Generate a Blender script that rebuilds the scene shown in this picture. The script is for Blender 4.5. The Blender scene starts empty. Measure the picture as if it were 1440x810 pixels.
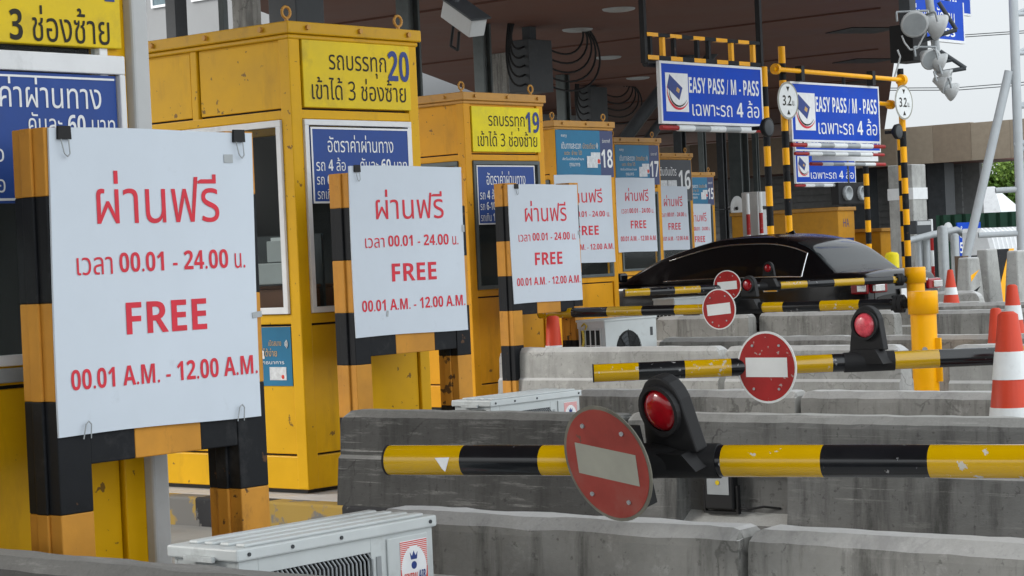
import bpy, bmesh, math, random
from mathutils import Vector, Matrix, noise
from mathutils.geometry import delaunay_2d_cdt
random.seed(7)
SC = bpy.context.scene
COL = SC.collection
R = math.radians

# ------------------------------------------------------------------ camera
# world: +X = upstream along the lanes, +Y = across the lanes (away), Z up
EYE = Vector((0, 0, 1.55))
FWD = Vector((-0.64272374, 0.76596832, -0.01409696))
RGT = Vector((0.76569218, 0.6416756, -0.04436102))
UPV = Vector((0.02493346, 0.03930582, 0.9989161))
FPX = 3050.0
cam = bpy.data.cameras.new('camera')
cam.sensor_width = 36.0
cam.lens = FPX * 36.0 / 1440.0
cam.clip_start, cam.clip_end = 0.1, 3000
co = bpy.data.objects.new('camera', cam)
COL.objects.link(co)
m = Matrix.Identity(4)
for i in range(3):
    m[i][0], m[i][1], m[i][2], m[i][3] = RGT[i], UPV[i], -FWD[i], EYE[i]
co.matrix_world = m
SC.camera = co

# ------------------------------------------------------------------ sky and sun (bright overcast)
w = bpy.data.worlds.new('World'); SC.world = w; w.use_nodes = True
nt = w.node_tree; bg = nt.nodes['Background']
sky = nt.nodes.new('ShaderNodeTexSky'); sky.sky_type = 'NISHITA'; sky.sun_disc = False
SUN_EL, SUN_AZ = 30, 230           # azimuth measured from +Y towards +X
sky.sun_elevation = R(SUN_EL); sky.sun_rotation = R(SUN_AZ)
sky.air_density = 1.0; sky.dust_density = 6.0; sky.ozone_density = 1.0
hs = nt.nodes.new('ShaderNodeHueSaturation'); hs.inputs['Saturation'].default_value = 0.22
nt.links.new(sky.outputs[0], hs.inputs['Color']); ov = nt.nodes.new('ShaderNodeMix'); ov.data_type = 'RGBA'      # even cloud layer over the clear sky
ov.inputs['Factor'].default_value = .72; # extra brightness added to the unseen approach-side sky, to light boards and upward faces
tcw = nt.nodes.new('ShaderNodeTexCoord'); dt = nt.nodes.new('ShaderNodeVectorMath'); dt.operation = 'DOT_PRODUCT'
dt.inputs[1].default_value = Vector((.93, -.12, .35)).normalized(); nt.links.new(tcw.outputs['Generated'], dt.inputs[0])
mrw = nt.nodes.new('ShaderNodeMapRange'); mrw.interpolation_type = 'SMOOTHSTEP'
mrw.inputs[1].default_value = -.2; mrw.inputs[2].default_value = .9; mrw.inputs[3].default_value = 1.0; mrw.inputs[4].default_value = 2.7
nt.links.new(dt.outputs['Value'], mrw.inputs[0])
scw = nt.nodes.new('ShaderNodeVectorMath'); scw.operation = 'SCALE'; scw.inputs[0].default_value = (5.0, 5.3, 5.5)
nt.links.new(mrw.outputs[0], scw.inputs['Scale']); nt.links.new(scw.outputs[0], ov.inputs['B'])
nt.links.new(hs.outputs[0], ov.inputs['A']); nt.links.new(ov.outputs['Result'], bg.inputs['Color'])
bg.inputs['Strength'].default_value = 0.15
sl = bpy.data.lights.new('sun', 'SUN'); sl.energy = 1.6; sl.angle = R(18); sl.color = (1.0, 0.97, 0.92)
so = bpy.data.objects.new('sun', sl); COL.objects.link(so)
sd = Vector((math.sin(R(SUN_AZ)) * math.cos(R(SUN_EL)), math.cos(R(SUN_AZ)) * math.cos(R(SUN_EL)), math.sin(R(SUN_EL))))
so.rotation_euler = sd.to_track_quat('Z', 'Y').to_euler()
so.location = sd * 60
SC.view_settings.view_transform = 'Standard'; SC.view_settings.look = 'None'
SC.view_settings.gamma = 1.0; SC.view_settings.exposure = 0.45
SC.cycles.max_bounces = 6
SC.cycles.use_denoising = True

# ------------------------------------------------------------------ helpers
def at(px, py, X=None, Y=None, Z=None, D=None):
    """point on a photo ray at a known plane (used to survey real positions)"""
    d = FWD + RGT * ((px - 720) / FPX) - UPV * ((py - 405) / FPX)
    t = X / d.x if X is not None else Y / d.y if Y is not None else (Z - EYE.z) / d.z if Z is not None else D
    return EYE + d * t

def tag(o, label=None, cat=None, group=None, kind=None):
    if label: o['label'] = label
    if cat: o['category'] = cat
    if group: o['group'] = group
    if kind: o['kind'] = kind
    return o

def thing(name, label, cat, loc=(0, 0, 0), rz=0, group=None):
    o = bpy.data.objects.new(name, None); COL.objects.link(o)
    o.empty_display_size = .2
    o.location = loc; o.rotation_euler = (0, 0, rz)
    return tag(o, label, cat, group)

def copy_tree(o, parent=None):
    c = o.copy(); COL.objects.link(c)
    if parent is not None: c.parent = parent
    for ch in list(o.children): copy_tree(ch, c)
    return c

class MB:
    """collects shapes, links them as ONE mesh object"""
    def __init__(s): s.v = []; s.f = []; s.m = []; s.mi = 0; s.sm = []
    def add(s, vs, fs, smooth=False):
        b = len(s.v); s.v += [tuple(p) for p in vs]
        for f in fs: s.f.append([b + i for i in f]); s.m.append(s.mi); s.sm.append(smooth)
        return s
    def box(s, a, b):
        x0, y0, z0 = a; x1, y1, z1 = b
        x0, x1 = min(x0, x1), max(x0, x1); y0, y1 = min(y0, y1), max(y0, y1); z0, z1 = min(z0, z1), max(z0, z1)
        return s.add([(x0,y0,z0),(x1,y0,z0),(x1,y1,z0),(x0,y1,z0),(x0,y0,z1),(x1,y0,z1),(x1,y1,z1),(x0,y1,z1)],
              [(3,2,1,0),(4,5,6,7),(0,1,5,4),(1,2,6,5),(2,3,7,6),(3,0,4,7)])
    def tube(s, p, q, r0, r1=None, n=16, caps=True):
        r1 = r0 if r1 is None else r1
        p, q = Vector(p), Vector(q); d = (q - p).normalized()
        u = d.orthogonal().normalized(); v = d.cross(u)
        vs = []
        for c, r in ((p, r0), (q, r1)):
            for i in range(n):
                a = 2 * math.pi * i / n
                vs.append(c + u * (r * math.cos(a)) + v * (r * math.sin(a)))
        s.add(vs, [(i, (i + 1) % n, n + (i + 1) % n, n + i) for i in range(n)], True)
        if caps: s.add(vs[:n], [list(range(n))[::-1]]); s.add(vs[n:], [list(range(n))])
        return s
    def path(s, pts, r, n=8):
        pts = [Vector(p) for p in pts]
        for a, b in zip(pts, pts[1:]): s.tube(a, b, r, r, n)
        return s
    def lathe(s, prof, c=(0, 0, 0), axis='z', n=28):
        vs = []; c = Vector(c)
        for r, h in prof:
            for i in range(n):
                a = 2 * math.pi * i / n; x, y = r * math.cos(a), r * math.sin(a)
                vs.append(c + Vector({'z': (x, y, h), 'x': (h, x, y), 'y': (y, h, x)}[axis]))
        k = len(prof)
        fs = [(j*n+i, j*n+(i+1)%n, (j+1)*n+(i+1)%n, (j+1)*n+i) for j in range(k-1) for i in range(n)]
        s.add(vs, fs, True)
        if prof[0][0] > 1e-4: s.add(vs[:n], [list(range(n))[::-1]])
        if prof[-1][0] > 1e-4: s.add(vs[-n:], [list(range(n))])
        return s
    def prism(s, poly, O, U, V, N, t):
        """polygon (u,v) in the plane O,U,V thickened t along N"""
        O, U, V, N = map(Vector, (O, U, V, N)); n = len(poly)
        a = [O + U * p[0] + V * p[1] for p in poly]; b = [p + N * t for p in a]
        return s.add(a + b, [list(range(n))[::-1], [n + i for i in range(n)]] + [(i, (i+1) % n, n+(i+1) % n, n+i) for i in range(n)])
    def build(s, name, mats, parent=None, bevel=0, loc=None, world=True, label=None):
        """mesh data given in world space when the parent is an unrotated empty; kept local otherwise"""
        me = bpy.data.meshes.new(name)
        off = Vector((0, 0, 0))
        if loc is not None: off = Vector(loc)
        me.from_pydata([tuple(Vector(p) - off) for p in s.v], [], s.f)
        if not isinstance(mats, (list, tuple)): mats = [mats]
        for k in mats: me.materials.append(k)
        me.polygons.foreach_set('material_index', s.m)
        me.polygons.foreach_set('use_smooth', s.sm)
        bm = bmesh.new(); bm.from_mesh(me); bmesh.ops.recalc_face_normals(bm, faces=bm.faces) if s.recalc else None
        bm.to_mesh(me); bm.free()
        o = bpy.data.objects.new(name, me); COL.objects.link(o)
        if parent is not None: o.parent = parent
        else: o.location = off
        if bevel:
            md = o.modifiers.new('bevel', 'BEVEL'); md.width = bevel; md.segments = 2; md.limit_method = 'ANGLE'; md.angle_limit = R(40)
        if label: o['label'] = label
        return o
    recalc = True

def sub(parent):
    """parent chain origin, for meshes given in world coordinates"""
    p = Vector((0, 0, 0)); o = parent
    while o is not None: p += o.location; o = o.parent
    return p

# ------------------------------------------------------------------ materials
def mat(name, col, rough=.5, metal=0.0, var=.12, vs=5.0, bump=.0, bs=60.0, dirt=0.0, dcol=(.05,.045,.04), ds=3.0, coat=0.0, streak=None, dthr=.56, spec=.25, chips=0.0, ccol=(.09,.045,.02), cs=16):
    k = bpy.data.materials.new(name); k.use_nodes = True
    t = k.node_tree; N = t.nodes; L = t.links; p = N['Principled BSDF']
    p.inputs['Metallic'].default_value = metal; p.inputs['Specular IOR Level'].default_value = spec
    if coat: p.inputs['Coat Weight'].default_value = coat; p.inputs['Coat Roughness'].default_value = .08
    tc = N.new('ShaderNodeTexCoord'); src = tc.outputs['Object']
    no = N.new('ShaderNodeTexNoise'); no.inputs['Scale'].default_value = vs; no.inputs['Detail'].default_value = 7; no.inputs['Roughness'].default_value = .62
    L.new(src, no.inputs['Vector'])
    mp = N.new('ShaderNodeMapRange'); mp.inputs[1].default_value = .3; mp.inputs[2].default_value = .7
    mp.inputs[3].default_value = 1 - var; mp.inputs[4].default_value = 1 + var
    L.new(no.outputs['Fac'], mp.inputs[0])
    mx = N.new('ShaderNodeVectorMath'); mx.operation = 'SCALE'; mx.inputs[0].default_value = col
    L.new(mp.outputs[0], mx.inputs['Scale']); out = mx.outputs[0]
    if dirt:
        mpp = N.new('ShaderNodeMapping'); mpp.inputs['Scale'].default_value = streak or (1, 1, 1); L.new(src, mpp.inputs[0])
        n2 = N.new('ShaderNodeTexNoise'); n2.inputs['Scale'].default_value = ds; n2.inputs['Detail'].default_value = 9; n2.inputs['Roughness'].default_value = .7
        L.new(mpp.outputs[0], n2.inputs['Vector'])
        r2 = N.new('ShaderNodeMapRange'); r2.inputs[1].default_value = dthr; r2.inputs[2].default_value = dthr + .16; r2.inputs[3].default_value = 0; r2.inputs[4].default_value = dirt
        L.new(n2.outputs['Fac'], r2.inputs[0])
        mm = N.new('ShaderNodeMix'); mm.data_type = 'RGBA'; L.new(r2.outputs[0], mm.inputs['Factor']); L.new(out, mm.inputs['A']); mm.inputs['B'].default_value = (*dcol, 1)
        out = mm.outputs['Result']
    if chips:
        n4 = N.new('ShaderNodeTexNoise'); n4.inputs['Scale'].default_value = cs; n4.inputs['Detail'].default_value = 5; n4.inputs['Roughness'].default_value = .6; L.new(src, n4.inputs['Vector'])
        n5 = N.new('ShaderNodeTexNoise'); n5.inputs['Scale'].default_value = 1.7; n5.inputs['Detail'].default_value = 2; L.new(src, n5.inputs['Vector'])
        a4 = N.new('ShaderNodeMath'); a4.operation = 'MULTIPLY_ADD'; a4.inputs[1].default_value = .35; L.new(n5.outputs['Fac'], a4.inputs[0]); L.new(n4.outputs['Fac'], a4.inputs[2])
        r4 = N.new('ShaderNodeMapRange'); r4.inputs[1].default_value = .845; r4.inputs[2].default_value = .865; r4.inputs[3].default_value = 0; r4.inputs[4].default_value = chips; L.new(a4.outputs[0], r4.inputs[0])
        m4 = N.new('ShaderNodeMix'); m4.data_type = 'RGBA'; L.new(r4.outputs[0], m4.inputs['Factor']); L.new(out, m4.inputs['A']); m4.inputs['B'].default_value = (*ccol, 1); out = m4.outputs['Result']
    L.new(out, p.inputs['Base Color'])
    rr = N.new('ShaderNodeMapRange'); rr.inputs[1].default_value = .3; rr.inputs[2].default_value = .7
    rr.inputs[3].default_value = max(.02, rough - .08); rr.inputs[4].default_value = min(1, rough + .1)
    L.new(no.outputs['Fac'], rr.inputs[0]); L.new(rr.outputs[0], p.inputs['Roughness'])
    if bump:
        n3 = N.new('ShaderNodeTexNoise'); n3.inputs['Scale'].default_value = bs; n3.inputs['Detail'].default_value = 6; L.new(src, n3.inputs['Vector'])
        b = N.new('ShaderNodeBump'); b.inputs['Strength'].default_value = bump; b.inputs['Distance'].default_value = .02
        L.new(n3.outputs['Fac'], b.inputs['Height']); L.new(b.outputs[0], p.inputs['Normal'])
    return k

def concrete(name, base, dark, light, dk=.8, lt=.5, horiz=False, top=.75):
    k = bpy.data.materials.new(name); k.use_nodes = True
    t = k.node_tree; N = t.nodes; L = t.links; p = N['Principled BSDF']; p.inputs['Roughness'].default_value = .88
    p.inputs['Specular IOR Level'].default_value = .25
    oi = N.new('ShaderNodeObjectInfo'); tc = N.new('ShaderNodeTexCoord')
    ad = N.new('ShaderNodeVectorMath'); ad.operation = 'ADD'; sc_ = N.new('ShaderNodeVectorMath'); sc_.operation = 'SCALE'; sc_.inputs[0].default_value = (17, 9, 0)
    L.new(oi.outputs['Random'], sc_.inputs['Scale']); L.new(tc.outputs['Object'], ad.inputs[0]); L.new(sc_.outputs[0], ad.inputs[1])
    src = ad.outputs[0]
    def nz(scale, map_=(1,1,1), lo=.4, hi=.62, det=9, ro=.68):
        mpp = N.new('ShaderNodeMapping'); mpp.inputs['Scale'].default_value = map_; L.new(src, mpp.inputs[0])
        n = N.new('ShaderNodeTexNoise'); n.inputs['Scale'].default_value = scale; n.inputs['Detail'].default_value = det; n.inputs['Roughness'].default_value = ro
        L.new(mpp.outputs[0], n.inputs['Vector'])
        r = N.new('ShaderNodeMapRange'); r.inputs[1].default_value = lo; r.inputs[2].default_value = hi; L.new(n.outputs['Fac'], r.inputs[0]); return r.outputs[0], n
    def mixc(f, a, b, fac=1.0):
        mm = N.new('ShaderNodeMix'); mm.data_type = 'RGBA'
        if fac != 1.0:
            q = N.new('ShaderNodeMath'); q.operation = 'MULTIPLY'; q.inputs[1].default_value = fac; L.new(f, q.inputs[0]); f = q.outputs[0]
        L.new(f, mm.inputs['Factor'])
        for s_, v in (('A', a), ('B', b)):
            if isinstance(v, tuple): mm.inputs[s_].default_value = (*v, 1)
            else: L.new(v, mm.inputs[s_])
        return mm.outputs['Result']
    f1, _ = nz(1.6, lo=.38, hi=.66); c = mixc(f1, base, tuple(x * .62 for x in base))
    f2, _ = nz(4.0, (2.2, 2.2, .22), .50, .68); c = mixc(f2, c, dark, dk)          # run-down water stains
    f3, _ = nz(8.0, (.35, 1, 2.6) if horiz else (1, 1, 1), .54 if horiz else .57, .72, 11, .75); c = mixc(f3, c, light, lt * (.55 if horiz else 1))   # laitance
    if horiz:
        f6, _ = nz(3.2, (.22, 1, 17), .60, .66, 6); f7, _ = nz(2.2, lo=.48, hi=.6)
        mu = N.new('ShaderNodeMath'); mu.operation = 'MULTIPLY'; L.new(f6, mu.inputs[0]); L.new(f7, mu.inputs[1]); c = mixc(mu.outputs[0], c, light, .8)   # long scrapes
    f5, _ = nz(26, (1, 1, 1), .60, .66, 4); c = mixc(f5, c, dark, .55)             # pits
    nd = N.new('ShaderNodeTexNoise'); nd.inputs['Scale'].default_value = 6; nd.inputs['Detail'].default_value = 5; L.new(src, nd.inputs['Vector'])
    dv = N.new('ShaderNodeVectorMath'); dv.operation = 'MULTIPLY_ADD'; dv.inputs[1].default_value = (.22, .22, .22); L.new(nd.outputs['Color'], dv.inputs[0]); L.new(src, dv.inputs[2])
    vo = N.new('ShaderNodeTexVoronoi'); vo.feature = 'DISTANCE_TO_EDGE'; vo.inputs['Scale'].default_value = 1.5; L.new(dv.outputs[0], vo.inputs['Vector'])
    cr = N.new('ShaderNodeMapRange'); cr.inputs[1].default_value = .004; cr.inputs[2].default_value = .010; cr.inputs[3].default_value = 1; cr.inputs[4].default_value = 0; L.new(vo.outputs['Distance'], cr.inputs[0])
    f8, _ = nz(1.3, lo=.5, hi=.56); m8 = N.new('ShaderNodeMath'); m8.operation = 'MULTIPLY'; L.new(cr.outputs[0], m8.inputs[0]); L.new(f8, m8.inputs[1])
    c = mixc(m8.outputs[0], c, tuple(x * .6 for x in dark), .5)      # hairline cracks
    # skylight put into the colour: upward faces painted paler, beyond their cleaner concrete
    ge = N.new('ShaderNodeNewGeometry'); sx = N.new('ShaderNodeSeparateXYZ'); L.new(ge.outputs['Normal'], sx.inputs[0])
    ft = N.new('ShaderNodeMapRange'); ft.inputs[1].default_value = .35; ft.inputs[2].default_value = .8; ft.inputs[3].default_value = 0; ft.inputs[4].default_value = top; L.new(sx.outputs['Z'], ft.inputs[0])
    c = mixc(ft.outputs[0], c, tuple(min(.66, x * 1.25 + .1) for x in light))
    f4, n4 = nz(90, lo=.3, hi=.7); c2 = mixc(f4, c, tuple(x * .8 for x in base), .25)
    L.new(c2, p.inputs['Base Color'])
    b = N.new('ShaderNodeBump'); b.inputs['Strength'].default_value = .35; b.inputs['Distance'].default_value = .012
    _, nb = nz(22, (1, 1, 2) if horiz else (1, 1, 1)); L.new(nb.outputs['Fac'], b.inputs['Height']); L.new(b.outputs[0], p.inputs['Normal'])
    return k

def glass_mat(name, tint=(.6,.66,.66), refl=.12, base_op=0.0):
    k = bpy.data.materials.new(name); k.use_nodes = True
    t = k.node_tree; N = t.nodes; L = t.links; N.clear()
    o = N.new('ShaderNodeOutputMaterial'); tr = N.new('ShaderNodeBsdfTransparent'); tr.inputs[0].default_value = (*tint, 1)
    g = N.new('ShaderNodeBsdfGlossy'); g.inputs['Roughness'].default_value = .03; g.inputs['Color'].default_value = (.9, .9, .9, 1)
    fr = N.new('ShaderNodeLayerWeight'); fr.inputs['Blend'].default_value = refl
    ms = N.new('ShaderNodeMixShader'); L.new(fr.outputs['Fresnel'], ms.inputs[0]); L.new(tr.outputs[0], ms.inputs[1]); L.new(g.outputs[0], ms.inputs[2]); L.new(ms.outputs[0], o.inputs[0])
    return k

M = {}
M['yellow'] = mat('yellow_paint', (.66, .36, .0), .42, var=.09, vs=2.5, dirt=.45, dcol=(.30,.15,.01), ds=3.2, streak=(1, 1, .25), dthr=.55, bump=.03, bs=5, spec=.2, chips=.8)
M['amber'] = mat('amber_paint', (.68, .31, .008), .45, var=.09, vs=2.5, dirt=.45, dcol=(.28,.12,.01), ds=3.2, streak=(1, 1, .25), dthr=.55, bump=.03, bs=5, spec=.2, chips=.8)
M['yel_trim'] = mat('yellow_trim', (.56, .30, .0), .4, var=.1, dirt=.5, dcol=(.16,.10,.03), ds=4)
M['am_trim'] = mat('amber_trim', (.50, .25, .05), .4, var=.1, dirt=.5, dcol=(.16,.10,.03), ds=4)
M['panel_yel'] = mat('sign_yellow', (.70, .50, .01), .5, var=.08, dirt=.5, dcol=(.32,.22,.04), ds=3, dthr=.52)
M['panel_lemon'] = mat('sign_lemon', (.78, .64, .01), .5, var=.08, dirt=.5, dcol=(.42,.32,.05), ds=4, dthr=.54)
M['post_orange'] = mat('post_orange', (.52, .235, .03), .6, chips=.9, ccol=(.05,.03,.02), cs=11, var=.16, vs=4, dirt=.8, dcol=(.10,.05,.02), ds=5, streak=(1,1,.5), bump=.05, bs=30, dthr=.58)
M['post_black'] = mat('post_black', (.011, .012, .014), .55, chips=.7, ccol=(.12,.06,.03), cs=14, spec=.15, var=.25, vs=4, dirt=.35, dcol=(.07,.07,.07), ds=6, bump=.05, bs=30)
M['white'] = mat('white_aluminium', (.72, .73, .74), .4, var=.06, dirt=.35, dcol=(.3,.3,.3), ds=4)
M['board'] = mat('board_white', (.56, .615, .68), .55, var=.04, vs=1.8, dirt=.4, dcol=(.36,.39,.42), ds=7, dthr=.62, bump=.06, bs=2.5)
M['red_ink'] = mat('red_lettering', (.60, .035, .055), .6, var=.12, vs=14)
M['blue_sign'] = mat('blue_sign', (.018, .06, .26), .42, var=.12, vs=3, dirt=.25, dcol=(.08,.13,.3), ds=3)
M['royal'] = mat('royal_blue_sheet', (.006, .06, .46), .5, var=.1, vs=2, dirt=.35, dcol=(.05,.13,.5), ds=2.5, dthr=.58, spec=.12)
M['white_ink'] = mat('white_lettering', (.76, .77, .78), .5, var=.06, vs=12)
M['black_ink'] = mat('black_lettering', (.02, .018, .012), .6, var=.2, vs=14)
M['blue_ink'] = mat('blue_lettering', (.035, .06, .22), .55, var=.15, vs=10)
M['teal'] = mat('teal_poster', (.015, .155, .29), .4, var=.22, vs=1.2)
M['navy'] = mat('navy_poster', (.045, .06, .15), .4, var=.1, vs=1.2)
M['slate'] = mat('slate_poster', (.055, .062, .075), .4, var=.1)
M['gold_ink'] = mat('gold_lettering', (.55, .34, .12), .5)
M['card'] = mat('bank_card', (.62, .64, .66), .4, var=.2, vs=30)
M['red_dot'] = mat('red_dot', (.6, .05, .03), .5)
M['dark'] = mat('dark_interior', (.012, .013, .014), .6, var=.2)
M['dgrey'] = mat('dark_grey_paint', (.05, .055, .06), .5, var=.2, dirt=.3, dcol=(.12,.12,.12), ds=3)
M['steel'] = mat('steel_grey', (.10, .115, .115), .5, metal=.2, var=.2, vs=3, dirt=.5, dcol=(.05,.05,.045), ds=3, streak=(1,1,.3))
M['galv'] = mat('galvanised', (.34, .36, .37), .45, metal=.3, var=.15, dirt=.3, dcol=(.2,.19,.17), ds=5)
M['pale_steel'] = mat('pale_painted_steel', (.44, .47, .49), .45, var=.08, vs=2, dirt=.25, dcol=(.3,.28,.25), ds=3)
M['rubber'] = mat('black_rubber', (.014, .014, .015), .6, var=.2)
M['brown_desk'] = mat('brown_laminate', (.17, .07, .035), .45, var=.15)
M['lightgrey'] = mat('light_grey_plastic', (.47, .48, .48), .5, var=.06, dirt=.3, dcol=(.3,.29,.27), ds=4)
M['acwhite'] = mat('cream_white_enamel', (.50, .53, .53), .42, var=.06, vs=3, dirt=.5, dcol=(.26,.25,.23), ds=4, dthr=.57)
M['actop'] = mat('enamel_top_dirty', (.52, .55, .55), .42, var=.08, vs=3, dirt=.65, dcol=(.2,.2,.19), ds=4, streak=(1,.35,1), dthr=.55)
M['arm_yel'] = mat('boom_yellow', (.56, .33, .0), .16, chips=.9, ccol=(.5,.5,.47), cs=22, spec=.5, var=.06, dirt=.3, dcol=(.2,.12,.02), ds=6, dthr=.58, coat=.5)
M['arm_blk'] = mat('boom_black', (.008, .009, .011), .18, chips=.9, ccol=(.3,.3,.3), cs=24, spec=.4, var=.2, dirt=.3, dcol=(.08,.08,.08), ds=9, dthr=.63, coat=.3)
M['post_yel'] = mat('pivot_post_yellow', (.95, .43, .0), .35, var=.06, dirt=.3, dcol=(.3,.16,.02), ds=3, dthr=.62)
M['red_sign'] = mat('red_reflective', (.34, .012, .012), .4, var=.2, dirt=.5, dcol=(.2,.05,.04), ds=6, dthr=.54, chips=.8, ccol=(.4,.35,.33), cs=26)
M['red_faded'] = mat('faded_red', (.27, .045, .035), .55, var=.2, vs=8, dirt=.6, dcol=(.20,.09,.07), ds=4, dthr=.48, chips=.8, ccol=(.10,.07,.05), cs=18)
M['bar_faded'] = mat('faded_white_bar', (.30, .30, .255), .55, var=.12, vs=6, dirt=.4, dcol=(.26,.24,.2), ds=5)
M['rim_faded'] = mat('faded_rim', (.14, .135, .11), .6, var=.3, vs=8)
M['lens'] = mat('red_lens', (.27, .003, .008), .15, var=.15, vs=40, coat=.6)
M['lens_pale'] = mat('pale_red_lens', (.75, .09, .12), .2, var=.25, vs=40, coat=.6)
M['cone_red'] = mat('cone_orange_red', (.55, .055, .025), .5, var=.1, dirt=.4, dcol=(.2,.05,.03), ds=6)
M['cone_white'] = mat('cone_white_band', (.72, .74, .74), .4, var=.06, dirt=.3, dcol=(.35,.35,.33), ds=8)
M['carblk'] = mat('black_car_paint', (.005, .005, .006), .2, var=.1, coat=.25)
M['carglass'] = mat('tinted_car_glass', (.006, .007, .008), .04, var=.05, coat=.5)
M['rearglass'] = mat('rear_window_glass', (.02, .024, .026), .1, var=.05, coat=.2)
M['chrome'] = mat('chrome', (.75, .75, .76), .12, metal=1.0, var=.05)
M['soffit'] = mat('brown_soffit', (.115, .052, .038), .7, var=.14, vs=.5, dirt=.3, dcol=(.07,.034,.027), ds=.6)
M['leaf'] = mat('leaf_green', (.09, .17, .03), .6, var=.4, vs=1.5)
M['leaf_l'] = mat('leaf_light_green', (.17, .27, .05), .6, var=.3, vs=1.5)
M['bark'] = mat('bark', (.10, .08, .06), .9, var=.2)
M['asphalt'] = mat('road_concrete', (.27, .265, .25), .9, var=.2, vs=1.2, dirt=.6, dcol=(.13,.128,.12), ds=1.4, bump=.1, bs=80)
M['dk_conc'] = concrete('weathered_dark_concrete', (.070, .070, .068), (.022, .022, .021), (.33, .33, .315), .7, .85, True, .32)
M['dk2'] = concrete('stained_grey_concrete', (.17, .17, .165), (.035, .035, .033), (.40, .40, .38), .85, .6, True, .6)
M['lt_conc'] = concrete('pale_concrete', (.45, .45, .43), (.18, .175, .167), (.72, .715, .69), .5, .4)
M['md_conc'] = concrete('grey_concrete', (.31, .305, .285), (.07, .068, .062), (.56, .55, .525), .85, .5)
M['glass'] = glass_mat('window_glass', (.84, .87, .87), .1)
M['brown1'] = mat('tan_cladding', (.27, .215, .16), .6, var=.1)
M['brown2'] = mat('umber_cladding', (.15, .105, .075), .6, var=.1)
M['brown3'] = mat('sand_cladding', (.33, .275, .21), .6, var=.1)
M['shade_wall'] = mat('grey_shutter', (.20, .205, .205), .7, var=.15)
M['green_sheet'] = mat('green_corrugated', (.012, .05, .03), .5, var=.15)
M['house'] = mat('white_render', (.26, .265, .27), .8, var=.08, vs=.5)
M['house_glass'] = mat('blue_grey_window', (.10, .15, .17), .15, var=.2)
M['teal_ink'] = mat('pale_teal', (.3, .5, .6), .5)
M['orange_bg'] = mat('orange_far_paint', (.58, .27, .02), .5, var=.1, dirt=.3, dcol=(.3,.14,.03), ds=1)
M['rope'] = mat('rope_yellow_black', (.4, .3, .05), .7, var=.6, vs=60)

# ------------------------------------------------------------------ lettering
_bold = {}
for a in range(26): _bold[chr(65 + a)] = chr(0x1D5D4 + a); _bold[chr(97 + a)] = chr(0x1D5EE + a)
for a in range(10): _bold[chr(48 + a)] = chr(0x1D7EC + a)
_reg = {}
for a in range(26): _reg[chr(65 + a)] = chr(0x1D5A0 + a); _reg[chr(97 + a)] = chr(0x1D5BA + a)
for a in range(10): _reg[chr(48 + a)] = chr(0x1D7E2 + a)
_tc = {}
def glyphs(s, heavy):
    """outline -> triangles (non-zero winding), normalised to a unit box"""
    key = (s, heavy)
    if key in _tc: return _tc[key]
    c = bpy.data.curves.new('tmp', 'FONT')
    mp = _bold if heavy >= 1 else _reg
    c.body = ''.join(mp.get(ch, ch) for ch in s)
    c.size = 1; c.fill_mode = 'NONE'; c.resolution_u = 3
    c.offset = (.0, .012, .026, .046)[heavy]
    o = bpy.data.objects.new('tmp', c); COL.objects.link(o)
    dg = bpy.context.evaluated_depsgraph_get(); dg.update()
    me = bpy.data.meshes.new_from_object(o.evaluated_get(dg))
    P = [(v.co.x, v.co.y) for v in me.vertices]; E = [tuple(e.vertices) for e in me.edges]
    bpy.data.objects.remove(o); bpy.data.curves.remove(c); bpy.data.meshes.remove(me)
    vs, _, fs, *_r = delaunay_2d_cdt([Vector(p) for p in P], E, [], 0, 1e-5)
    segs = [(P[a][0], P[a][1], P[b][0], P[b][1]) for a, b in E]
    import numpy as np
    S = np.array(segs); tri = []
    for f in fs:
        cx = sum(vs[i].x for i in f) / len(f); cy = sum(vs[i].y for i in f) / len(f)
        up = (S[:, 1] <= cy) & (S[:, 3] > cy); dn = (S[:, 1] > cy) & (S[:, 3] <= cy)
        with np.errstate(divide='ignore', invalid='ignore'):
            xi = S[:, 0] + (cy - S[:, 1]) / (S[:, 3] - S[:, 1]) * (S[:, 2] - S[:, 0])
        wn = int((up & (xi > cx)).sum()) - int((dn & (xi > cx)).sum())
        if wn != 0: tri.append(list(f))
    used = sorted({i for f in tri for i in f}); rm = {i: k for k, i in enumerate(used)}
    q = [(vs[i].x, vs[i].y) for i in used]
    x0, x1 = min(p[0] for p in q), max(p[0] for p in q); y0, y1 = min(p[1] for p in q), max(p[1] for p in q)
    q = [((p[0]-x0)/(x1-x0), (p[1]-y0)/(y1-y0)) for p in q]
    _tc[key] = (q, [[rm[i] for i in f] for f in tri]); return _tc[key]

def letter(mb, items, O, U, V, N, lift=.002):
    """items: (text, u0, u1, v0, v1, heavy) in metres on the plane"""
    O, U, V, N = map(Vector, (O, U, V, N))
    for s, u0, u1, v0, v1, hv in items:
        q, f = glyphs(s, hv)
        mb.add([O + U*(u0+(u1-u0)*p[0]) + V*(v0+(v1-v0)*p[1]) + N*lift for p in q], f)
    return mb
AX, AY, AZ = Vector((1,0,0)), Vector((0,1,0)), Vector((0,0,1))

def lettering(parent, items, material, O, U=AY, V=AZ, N=AX, lift=.002, name='lettering'):
    for it in items:
        mb = MB(); mb.recalc = False
        letter(mb, [it], O, U, V, N, lift)
        o = mb.build(name, material, parent)
    return o

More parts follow.
